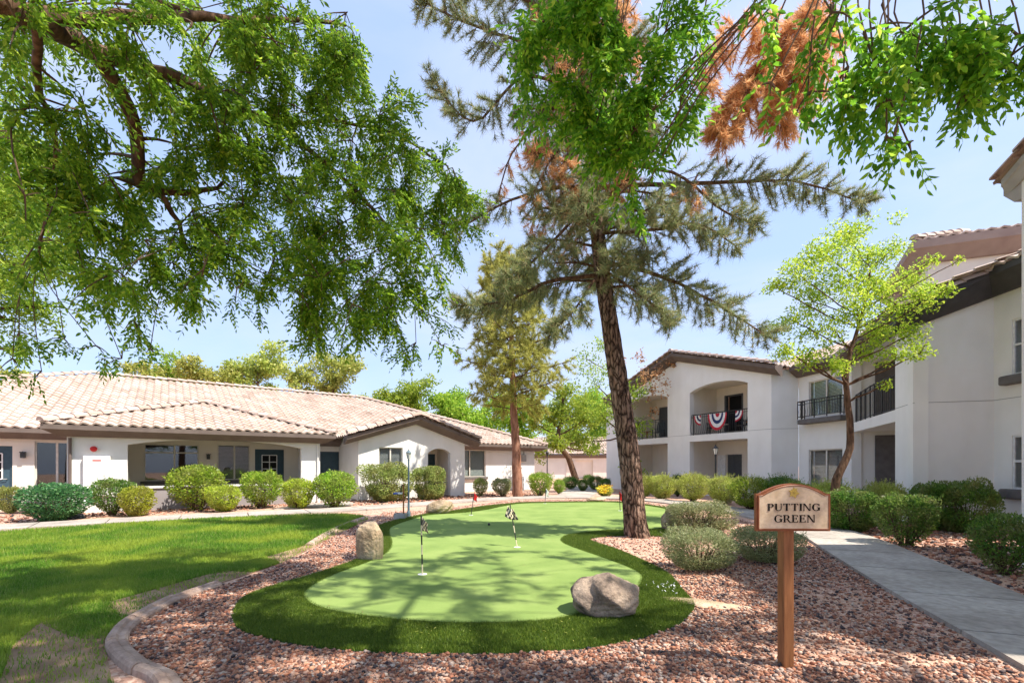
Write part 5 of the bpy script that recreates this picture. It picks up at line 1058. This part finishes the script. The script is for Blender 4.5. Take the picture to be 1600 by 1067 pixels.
# young lime green tree at right
by = 10.9; bx = (1302 - 800) / F * by
yc = [(1325, 370, 10.9, 34), (1290, 400, 10.6, 34), (1355, 400, 11.2, 36), (1400, 385, 11, 26), (1250, 430, 10.5, 30), (1310, 440, 11, 34), (1370, 440, 10.8, 34), (1420, 430, 11.2, 28), (1215, 450, 10.8, 18), (1270, 470, 11.1, 30), (1340, 480, 10.6, 32), (1400, 475, 10.8, 30), (1440, 465, 10.6, 24), (1480, 450, 10.5, 14), (1240, 500, 11, 26), (1300, 515, 10.8, 30), (1370, 520, 11.1, 30), (1425, 520, 10.8, 24), (1225, 545, 10.7, 20), (1260, 560, 10.8, 22), (1310, 565, 10.5, 20), (1400, 560, 10.6, 20), (1440, 550, 10.5, 14), (1345, 550, 11.3, 18), (1500, 405, 10.6, 7), (1460, 405, 10.8, 10), (1385, 600, 10.6, 10)]
leafy_tree('young_tree', 'slender young tree with sparse lime green leaves in front of the balcony wing', (bx, by, 0), [(bx, by, -.1), P(1306, 750, by), P(1328, 700, by), P(1325, 640, by), P(1322, 590, by), P(1330, 545, by), P(1350, 480, by), P(1360, 420, by)], (.105, .02), pc(yc), 3600, .085, .032, 'limeleaf', 31, quad=True)
# ---------------------------------------------------------------- pines
def needle_tufts(C, D, r, n=24, L=.13, w=.0042, spread=.75):
    N = len(C); C2 = np.repeat(C, n, 0); D2 = unit(np.repeat(unit(D), n, 0) + spread * r.normal(size=(N * n, 3))); S = unit(np.cross(D2, r.normal(size=(N * n, 3)))); ln = (L * r.uniform(.6, 1.15, N * n))[:, None]
    b = C2 + np.repeat(unit(D), n, 0) * (r.uniform(-.5, .3, N * n) * L)[:, None]
    return np.stack([b - S * w, b + S * w, b + D2 * ln], 1).reshape(-1, 3), np.arange(N * n * 3).reshape(-1, 3)
def pine_limb(mb, pts, r0, r, tw=26, tl=.45, start=.25, tufts=None, dens=1.0, gravity=-.15, fan=1.0):
    path, rad = limb(mb, pts, r0, .012, 6, r0 * .25, int(r.integers(9999)), 5); n = len(path); k = int(tw)
    for _ in range(k):
        t = start + (1 - start) * r.random() ** .8; i = min(n - 2, int(t * (n - 1))); p = path[i].lerp(path[i + 1], r.random()); d = (path[i + 1] - path[i]).normalized()
        side = Vector(r.normal(size=3)).cross(d).normalized(); L = tl * (1.15 - .6 * t) * r.uniform(.5, 1.3); e = p + (d * .6 + side * fan).normalized() * L + Vector((0, 0, gravity * L)); m_ = p.lerp(e, .5) + Vector((0, 0, -.05 * L))
        mb.tube([p, m_, e], [.009, .006, .003], 3, cap=False); q = max(2, int(L / .13 * dens))
        for j in range(q):
            tt = .35 + .65 * (j + r.random()) / q; c = p.lerp(e, tt); tufts.append((c, (e - p).normalized() + Vector(r.normal(size=3)) * .25))
    return path
def build_tufts(name, tl, mat, parent, r, **k):
    C = np.array([t[0][:] for t in tl]); D = np.array([t[1][:] for t in tl]); V_, F_ = needle_tufts(C, D, r, **k); return npmesh(name, V_, F_, M[mat], parent)
PY = 9.6; T = thing('pine_tree', 'tall leaning pine tree with thick furrowed bark standing at the edge of the putting green', 'tree', (2.63, PY, 0)); r_ = np.random.default_rng(21)
bm_ = bmesh.new(); tp = smooth_loop([(*P(998, 848, PY),), (*P(992, 810, PY),), (*P(984, 720, PY),), (*P(973, 640, PY),), (*P(958, 540, PY),), (*P(943, 440, PY),), (*P(930, 330, PY),), (*P(920, 200, PY),), (*P(912, 60, PY),), (*P(906, -100, PY),), (*P(900, -240, PY),)], 10, False)
nr, ns = len(tp), 56; rads = np.interp(np.arange(nr) / (nr - 1), [0, .03, .1, .3, .5, .8, 1], [.345, .275, .235, .205, .165, .09, .03]); rows = []
rb = random.Random(4)
for i, p in enumerate(tp):
    row = []
    for k in range(ns):
        a = 2 * math.pi * k / ns; zz = p[2]
        rid = abs(math.sin(a * 11 + 1.6 * math.sin(zz * 2.3 + a * 2) + .9 * math.sin(zz * 5.1 + a * 5))) ** .55 * .10 + .035 * math.sin(a * 23 + zz * 9) + .03 * rb.uniform(-1, 1) + .09 * max(0, 1 - i / 5) * math.sin(a * 5 + 1)
        rr = rads[i] * (.90 + rid); row.append(bm_.verts.new((p[0] + rr * math.cos(a), p[1] + rr * math.sin(a), p[2])))
    rows.append(row)
for i in range(nr - 1):
    for k in range(ns): bm_.faces.new((rows[i][k], rows[i][(k + 1) % ns], rows[i + 1][(k + 1) % ns], rows[i + 1][k]))
me = bpy.data.meshes.new('trunk'); bm_.to_mesh(me); bm_.free(); me.materials.append(M['bark']); me.shade_smooth(); link('trunk', me, T)
def tpt(py): return Vector(tp[min(range(nr), key=lambda i: abs(tp[i][2] - P(0, py, PY)[2]))])
mb = MB(); tu, dead, mbd = [], [], MB()
ex_ = [([(300, 0)], [(880, 292, 9.3), (800, 312, 9.1), (715, 358, 9.0)], .05, 34, .5), ([(295, 0)], [(1040, 288, 9.4), (1160, 284, 9.2), (1250, 285, 9.1), (1350, 318, 9.0)], .055, 60, .6),
  ([(430, 0)], [(860, 440, 9.2), (790, 470, 9.0), (712, 478, 8.9)], .05, 44, .55), ([(405, 0)], [(1030, 430, 9.2), (1110, 470, 9.0), (1200, 525, 8.9)], .05, 50, .6), ([(360, 0)], [(1020, 360, 8.8), (1090, 350, 8.6), (1150, 385, 8.5)], .04, 40, .5),
  ([(90, 0)], [(830, 70, 9.3), (740, 40, 9.2), (660, 5, 9.2)], .05, 44, .6), ([(140, 0)], [(820, 120, 9.4), (740, 190, 9.4), (672, 120, 9.3)], .04, 42, .5), ([(40, 0)], [(820, 0, 9.2), (720, -20, 9.1)], .04, 36, .5),
  ([(300, 0)], [(880, 360, 8.9), (820, 420, 8.6), (790, 440, 8.5)], .04, 44, .5), ([(420, 0)], [(900, 480, 8.8), (860, 520, 8.6)], .035, 30, .45), ([(415, 0)], [(1000, 460, 8.7), (1050, 500, 8.5)], .035, 30, .45), ([(250, 0)], [(1050, 270, 8.9), (1130, 330, 8.8), (1180, 350, 8.8)], .035, 30, .45)]
for st, pts, r0, tw, tl in ex_: pine_limb(mb, [tpt(st[0][0])] + [P(*p) for p in pts], r0, r_, int(tw * 2.1), tl, .25, tu)
for k in range(80):
    py = 450 - k * 6.8; a = k * 2.4 + r_.uniform(-.3, .3); L = r_.uniform(.8, 1.7); s_ = tpt(py); d = Vector((math.cos(a), math.sin(a), r_.uniform(-.05, .35)))
    pine_limb(mb, [s_, s_ + d * L * .5, s_ + d * L + Vector((0, 0, -.12 * L))], .03, r_, 34, .5, .2, tu if r_.random() < .76 else dead)
for pts in ([(905, 180, 9.6), (850, 190, 9.3), (800, 240, 9.2), (775, 320, 9.1)], [(905, 200, 9.6), (860, 250, 9.0), (830, 310, 8.8)]):
    pine_limb(mb, [P(*p) for p in pts], .025, r_, 18, .35, .3, dead, dens=.8, gravity=-.6)
mb.build('limbs', M['bark2'], T, fix=False)
dl = [tpt(-90), P(1120, -95, 9.3), P(1290, -40, 9.0), P(1230, 60, 8.9), P(1175, 130, 8.9), P(1125, 200, 8.9)]
pine_limb(mbd, dl, .055, r_, 260, .72, .38, dead2 := [], dens=1.25, gravity=-.55); pine_limb(mbd, [P(1290, -60, 9.0), P(1270, 60, 8.8), P(1250, 110, 8.8), P(1215, 180, 8.8)], .03, r_, 190, .68, .1, dead2, dens=1.2, gravity=-.5); pine_limb(mbd, [P(1225, 90, 8.9), P(1200, 40, 8.7), P(1130, 60, 8.6), P(1105, 130, 8.6)], .02, r_, 90, .5, .1, dead2, dens=1.2, gravity=-.4)
pine_limb(mbd, [P(1092, 270, 8.9), P(1075, 310, 8.9), P(1085, 350, 8.9)], .02, r_, 22, .35, .1, dead, gravity=-.3)
mbd.build('dead_limb', M['redbark'], T, fix=False)
build_tufts('needles', tu, 'needle', T, r_, n=38, L=.155, w=.0046, spread=1.15); build_tufts('brown_needles', dead, 'needle_dead', T, r_, n=26, L=.14, w=.005); o = build_tufts('dead_needles', dead2, 'needle_dead', T, r_, n=28, L=.17, w=.006, spread=.6); o['label'] = 'rust orange dead needles on the hanging branch'
# cones
cn = MB()
for _ in range(50):
    c, d = tu[int(r_.integers(len(tu)))]; z = [(.004, -.05), (.022, -.03), (.028, 0), (.018, .03), (.004, .045)]; cn.lathe(z, tuple(c), 6)
cn.build('cones', M['bark2'], T, fix=False)['kind'] = 'stuff'
print('tufts', len(tu), len(dead), len(dead2))
# smaller golden pine
T = thing('pine_tree', 'straight pine with a reddish trunk and golden yellow foliage behind the green', 'tree', (*G(809, 776.5), 0)); YG = G(809, 776.5)[1]; mb = MB(); tu = []
tr = [P(809, 779, YG), P(807, 720, YG), P(803, 640, YG), P(800, 560, YG), P(797, 470, YG), P(795, 390, YG)]; path, rad = limb(mb, tr, .26, .04, 14, .02, 5, 8); mb.build('trunk', M['redbark'], T, smooth=True, fix=False); mb = MB()
for k in range(64):
    py = 640 - k * 3.7; a = k * 2.4; s_ = min(path, key=lambda q: abs(q.z - P(0, py, YG).z)); t = k / 64; L = np.interp(t, [0, .25, .6, 1], [1.9, 2.5, 2.0, .8]) * r_.uniform(.6, 1.15); d = Vector((math.cos(a), math.sin(a), .25))
    pine_limb(mb, [s_, s_ + d * L * .5, s_ + d * L], .04, r_, 19, .85, .2, tu, dens=.8)
mb.build('limbs', M['bark2'], T, fix=False); o = build_tufts('needles', tu, 'needle_gold', T, r_, n=24, L=.26, w=.012)
# background trees
def P2(l): return pc(l)
leafy_tree('leaning_tree', 'leaning tree with bright green leaves in front of the far garage', (*[(902 - 800) / F * 36, 36], 0), [((902 - 800) / F * 36, 36, -.1), P(888, 715, 36), P(872, 690, 36), P(878, 650, 36), P(880, 620, 36)], (.28, .08), P2([(840, 700, 36, 16), (870, 690, 35, 22), (900, 690, 37, 20), (925, 705, 36, 12), (860, 655, 36, 24), (895, 650, 36, 24), (885, 610, 36, 22), (850, 610, 37, 12), (920, 650, 36, 18), (835, 660, 36, 14)]), 800, .22, .13, 'brightleaf', 41)
leafy_tree('tall_tree', 'loose green tree with rusty orange outer leaves directly behind the big pine trunk', (6.75, 25.5, 0), [(6.75, 25.5, 0), P(984, 700, 25.5), P(975, 620, 25.5), P(965, 560, 25.5)], (.2, .04), P2([(915, 560, 26, 22), (940, 540, 26, 18), (930, 600, 25, 26), (960, 590, 25.5, 26), (985, 620, 25, 26), (940, 650, 25, 26), (1000, 660, 25, 22), (975, 680, 25.5, 24), (925, 690, 26, 20), (960, 640, 24.8, 24), (1000, 610, 25.2, 16), (1000, 740, 25, 10), (985, 720, 25, 12)]), 520, .15, .085, 'brightleaf', 42, extra=(P2([(1010, 590, 24.6, 15), (1030, 580, 24.6, 13), (1020, 610, 24.5, 13), (1040, 600, 24.4, 9), (1050, 570, 24.6, 8), (1022, 645, 24.5, 9), (1000, 560, 24.8, 11), (970, 560, 25, 9)]), 'dryleaf'))
spec = [('pale gold tree leftmost above the tiled roof ridge', 235, 583, 26, 44, 'goldleaf'), ('olive tree second from left above the tiled roof ridge', 272, 575, 24, 46, 'brightleaf'), ('broad gold tree above the middle of the long roof ridge', 335, 580, 32, 44, 'goldleaf'), ('tallest gold tree rising above the long roof ridge', 402, 578, 34, 45, 'goldleaf'), ('small gold tree between two taller ones above the roof ridge', 462, 592, 20, 44, 'goldleaf'), ('rounded gold tree above the right end of the long roof ridge', 520, 590, 32, 45, 'goldleaf'),
  ('small green tree just right of the long roof ridge', 590, 632, 24, 46, 'brightleaf'), ('bright green tree above the sloping hip of the roof', 640, 622, 32, 45, 'brightleaf'), ('bright green tree above the roof left of the golden pine', 690, 630, 28, 45, 'brightleaf'), ('dense green tree directly behind the golden pine', 745, 645, 40, 44, 'brightleaf'), ('green tree right of the golden pine behind the roof corner', 815, 655, 38, 46, 'brightleaf'), ('green tree behind the pink roofed garage', 900, 655, 40, 60, 'brightleaf'), ('green tree behind the left end of the two storey building', 945, 640, 34, 62, 'brightleaf'),
  ('dark green tree peeping over the far left end of the tiled roof', 25, 592, 16, 44, 'goldleaf')]
for i, (lb, px, py, rp, Y, mt) in enumerate(spec):
    rr = random.Random(100 + i); X = (px - 800) / F * Y; cz = P(0, py, Y)[2]; RR = rp / F * Y; cls = []
    for k in range(15):
        a = rr.uniform(0, 6.28); d = rr.uniform(0, 1.15) * RR * 1.15; cls.append((X + d * math.cos(a), Y + d * math.sin(a) * .8, cz + rr.uniform(-1.5, .85) * RR * (1 - .35 * d / RR / 1.3), RR * rr.uniform(.34, .6)))
    leafy_tree('background_tree', lb + ', beyond the buildings', (X, Y, 0), [(X, Y, 0), (X + .2, Y, cz * .5), (X, Y, cz * .95)], (.3, .08), cls, 420, .28, .17, mt, 60 + i, group='trees beyond the buildings')
# lit tree at the left edge
lc = [(20, 280, 8.5, 60), (60, 330, 8.5, 45), (10, 360, 8.6, 55), (75, 380, 8.4, 34), (25, 430, 8.5, 50), (95, 420, 8.3, 22), (10, 500, 8.5, 42), (55, 480, 8.4, 34), (35, 550, 8.4, 18), (-30, 320, 8.7, 60), (-30, 430, 8.7, 60), (-20, 200, 8.8, 60), (50, 240, 8.6, 40)]
leafy_tree('willowy_tree', 'bright sunlit tree at the far left edge behind the near boughs', (-11.6, 8.9, 0), [(-11.6, 8.9, 0), (-11.5, 8.9, 3), (-11, 8.8, 5.2), (-10.6, 8.7, 7)], (.2, .05), pc(lc), 5200, .085, .030, 'brightleaf', 51, quad=True)

# ================================================================ SHRUBS
SHM = {}
def shrub_mesh(style, seed):
    """unit shrub: width 1, height 1, base at z 0"""
    r = np.random.default_rng(seed); n = {'round': 6500, 'feather': 8000, 'sage': 15000, 'leggy': 6500, 'box': 12000}[style]
    d = unit(r.normal(size=(n, 3))); pw = {'round': .8, 'feather': .85, 'sage': .68, 'leggy': .85, 'box': .62}[style]; p = np.sign(d) * np.abs(d) ** pw; p /= np.max(np.abs(p), initial=1)
    bd = unit(r.normal(size=(60, 3))); bh = r.uniform(-.2, .17, 60); k = (np.exp(((d @ bd.T) - 1) * 26) * bh).sum(1)
    rad = (1 + k) * (1 - .42 * r.random(n) ** 1.6); p = p * rad[:, None] * .5; z = p[:, 2] + .52
    nar = {'round': .62, 'feather': .6, 'sage': .8, 'leggy': .5, 'box': .72}[style]; f = nar + (1 - nar) * np.clip(z / .5, 0, 1) ** .8; p[:, 0] *= f; p[:, 1] *= f; p[:, 2] = z * .97
    if style == 'leggy': keep = r.random(n) < np.clip((z - .05) / .4, .25, 1); p, d, k, z = p[keep], d[keep], k[keep], z[keep]; n = len(p)
    L = {'round': .058, 'feather': .075, 'sage': .046, 'leggy': .056, 'box': .050}[style] * r.uniform(.6, 1.35, n); W_ = L * {'round': .5, 'feather': .2, 'sage': .3, 'leggy': .5, 'box': .5}[style]
    D = d * .8 + r.normal(size=(n, 3)) * .6 + np.array([0, 0, {'feather': 1.1, 'sage': .6}.get(style, .35)])
    V_, F_ = leaf_quads(p - unit(D) * L[:, None] * .3, D, L, W_, r, quad=False)
    if style in ('feather', 'round', 'leggy', 'sage', 'box'):   # shoots standing off the clipped surface
        ns = {'feather': 110, 'sage': 90, 'round': 40, 'leggy': 45, 'box': 30}[style]; q = p[(z > .6)]; q = q[r.integers(0, len(q), ns)]; sd_ = unit((q - np.array([0, 0, .5])) * 1.2 + np.array([0, 0, .5]) + .25 * r.normal(size=(ns, 3))); B = []; D3 = []
        for j in range(9): t = j / 9 * {'feather': .20, 'sage': .13}.get(style, .10); B.append(q + sd_ * t); D3.append(sd_ + .8 * r.normal(size=(ns, 3)))
        B = np.concatenate(B); D3 = np.concatenate(D3); m_ = len(B); v2, f2_ = leaf_quads(B, D3, np.full(m_, .05), np.full(m_, .017), r, quad=False); F_ = np.concatenate([F_, f2_ + len(V_)]); V_ = np.concatenate([V_, v2])
    return V_, F_
def stem_mesh(seed):
    r = random.Random(seed); m = MB()
    for k in range(46):
        a = r.uniform(0, 6.28); e = r.uniform(.12, .43); h = r.uniform(.35, .85); p0 = Vector((.06 * math.cos(a), .06 * math.sin(a), 0)); p2 = Vector((e * math.cos(a), e * math.sin(a), h)); m.tube([p0, p0.lerp(p2, .5) + Vector((0, 0, -.04)), p2], [.010, .007, .003], 4, cap=False)
    me = bpy.data.meshes.new('stems'); me.from_pydata(m.v, [], m.f); me.materials.append(M['twig']); return me
STEMS = [stem_mesh(k) for k in range(2)]
def shrub(label, px, py, wpx, top, style, mat, var=0, Y=None, depth=1.0, name='shrub', group='rounded garden shrubs', cat='shrub'):
    y = Y or F * H / (py - HZ); x = (px - 800) / F * y; w = wpx / F * y; h = (py - top) / F * y if Y is None else H + (HZ - top) / F * y
    key = (style, mat, var)
    if key not in SHM:
        V_, F_ = shrub_mesh(style, 7 + var * 13 + len(style)); SHM[key] = npmesh('', V_, F_, M[mat])
    y += w * depth * .35
    T = thing(name, label, cat, (x, y, 0), random.uniform(0, 6.28), group=group); kx = {'feather': .93, 'sage': 1.0}.get(style, .93); T.scale = (w * kx, w * depth * kx, h * .96); 
    if depth != 1.0: T.rotation_euler[2] = random.choice((0, math.pi))
    f = bpy.data.objects.new('foliage', SHM[key]); COL.objects.link(f); f.parent = T
    s = bpy.data.objects.new('stems', STEMS[var % 2]); COL.objects.link(s); s.parent = T
    return T
S = shrub; gL = 'clipped shrubs along the single storey building'; gR = 'shrubs along the two storey building'
S('pale green shrub cut off by the left picture edge', 2, 803, 34, 757, 'round', 'sh_olive', 1, group=gL)
S('large blue green shrub standing left of the wing corner', 55, 817, 92, 752, 'round', 'sh_teal', 0, group=gL)
S('tall green shrub in front of the white utility cabinet', 157, 808, 60, 743, 'leggy', 'sh_green', 1, group=gL)
S('small yellow green shrub touching the right side of the one at the utility cabinet', 199, 808, 50, 757, 'round', 'sh_lime', 0, group=gL)
S('big light green shrub below the first patio window', 288, 800, 86, 722, 'leggy', 'sh_bright', 0, group=gL)
S('low lime shrub tucked to the right of the big patio shrub', 338, 801, 50, 755, 'round', 'sh_lime', 1, group=gL)
S('medium green shrub below the gridded patio door', 396, 796, 66, 731, 'leggy', 'sh_bright', 1, group=gL)
S('round lime shrub in front of the right patio pier', 458, 796, 54, 745, 'round', 'sh_lime', 0, group=gL)
S('wide green shrub in front of the blue front door', 513, 795, 74, 733, 'leggy', 'sh_bright', 0, group=gL)
S('very large olive shrub under the gable window, left of the slim lamp post', 601, 785, 74, 723, 'box', 'sh_olive', 0, group=gL)
S('large olive shrub right of the slim lamp post, before the arched entry', 667, 782, 54, 725, 'box', 'sh_olive', 1, group=gL)
S('narrow small shrub under the right hand window', 750, 776, 25, 745, 'leggy', 'sh_olive', 0, group=gL)
S('small grey green shrub left of the golden pine trunk', 784, 776, 34, 745, 'leggy', 'sage', 1, group=gL)
S('round green shrub right of the golden pine trunk', 845, 776, 42, 735, 'leggy', 'sh_bright', 1, group=gL)
S('small vivid green shrub beside the path, right of the building corner', 874, 772, 19, 748, 'feather', 'sh_bright', 0, group=gL)
gF = 'dark shrubs before the far garage'
S('dark shrub at the foot of the leaning tree', 892, 765, 26, 744, 'feather', 'sh_dark', 0, group=gF); S('low dark shrub nearest the path before the garage', 912, 768, 20, 748, 'feather', 'sh_dark', 1, group=gF)
S('dark shrub behind the yellow flowers', 932, 766, 26, 743, 'feather', 'sh_dark', 0, group=gF); S('small dark shrub right of the garage panel', 948, 768, 16, 746, 'feather', 'sh_dark', 1, group=gF)
S('tall narrow dark shrub in front of the garage panel', 921, 758, 20, 741, 'feather', 'sh_dark', 1, group=gF)
t = S('low flowering plant covered in yellow blossoms beside the far path', 947, 776.5, 26, 759, 'round', 'sh_yellow', 1, name='flowering_plant', group=None, cat='flower')
Vf, Ff = clump_leaves([(0, 0, .72, .55)], 1500, .12, .10, np.random.default_rng(2)); fo = npmesh('blossoms', Vf, Ff, M['flower']); fo.parent = t
S('round shrub half hidden by the right side of the pine trunk', 1008, 780, 34, 742, 'feather', 'sh_yellow', 0, group=gR)
S('round feathery shrub first to the right of the pine trunk', 1039, 781, 46, 740, 'feather', 'sh_yellow', 1, group=gR)
S('feathery shrub left of the black lamp post', 1090, 785, 52, 739, 'feather', 'sh_yellow', 0, group=gR)
S('feathery shrub at the foot of the black lamp post', 1136, 789, 48, 742, 'feather', 'sh_yellow', 1, group=gR)
S('wide vivid green feathery shrub left of the sign', 1184, 797, 68, 744, 'feather', 'sh_bright', 0, group=gR)
S('dark narrow shrub in the gap behind the row, near the pine', 1062, 776, 24, 741, 'feather', 'sh_dark', 0, group=gR)
S('dark shrub showing just behind the arched top of the sign', 1236, 800, 60, 742, 'feather', 'sh_dark', 1, group=gR)
S('bright green shrub directly behind the sign', 1262, 808, 50, 752, 'feather', 'sh_bright', 1, group=gR)
S('yellow green shrub at the right edge of the sign', 1311, 818, 66, 751, 'feather', 'sh_yellow', 1, group=gR)
S('pale yellow green shrub behind the dark hedge shrubs', 1400, 822, 66, 753, 'feather', 'sh_yellow', 0, group=gR)
S('dense dark green shrub beside the path, right of the sign', 1351, 833, 74, 765, 'box', 'sh_dark', 0, group=gR)
S('dark green shrub nearest the path with a loose ragged outline', 1441, 858, 88, 766, 'leggy', 'sh_dark', 1, group=gR)
S('mid green shrub behind the ragged dark one', 1482, 832, 66, 752, 'box', 'sh_green', 1, group=gR)
S('large green shrub under the corner wall window', 1540, 838, 76, 750, 'box', 'sh_green', 0, group=gR)
S('big green shrub cut off by the right picture edge', 1606, 905, 96, 800, 'leggy', 'sh_dark', 0, group=gR)
gS = 'grey sage shrubs by the pine'
S('pale fluffy sage shrub just right of the pine trunk', 1103, 836, 102, 783, 'sage', 'sage', 0, group=gS, depth=.8)
S('low boxy sage shrub nearest the camera with a dry brown base', 1106, 897, 116, 829, 'sage', 'sage', 1, group=gS, depth=.8)
S('wide sage shrub behind the sign post', 1214, 884, 108, 824, 'sage', 'sage', 2, group=gS, depth=.8)
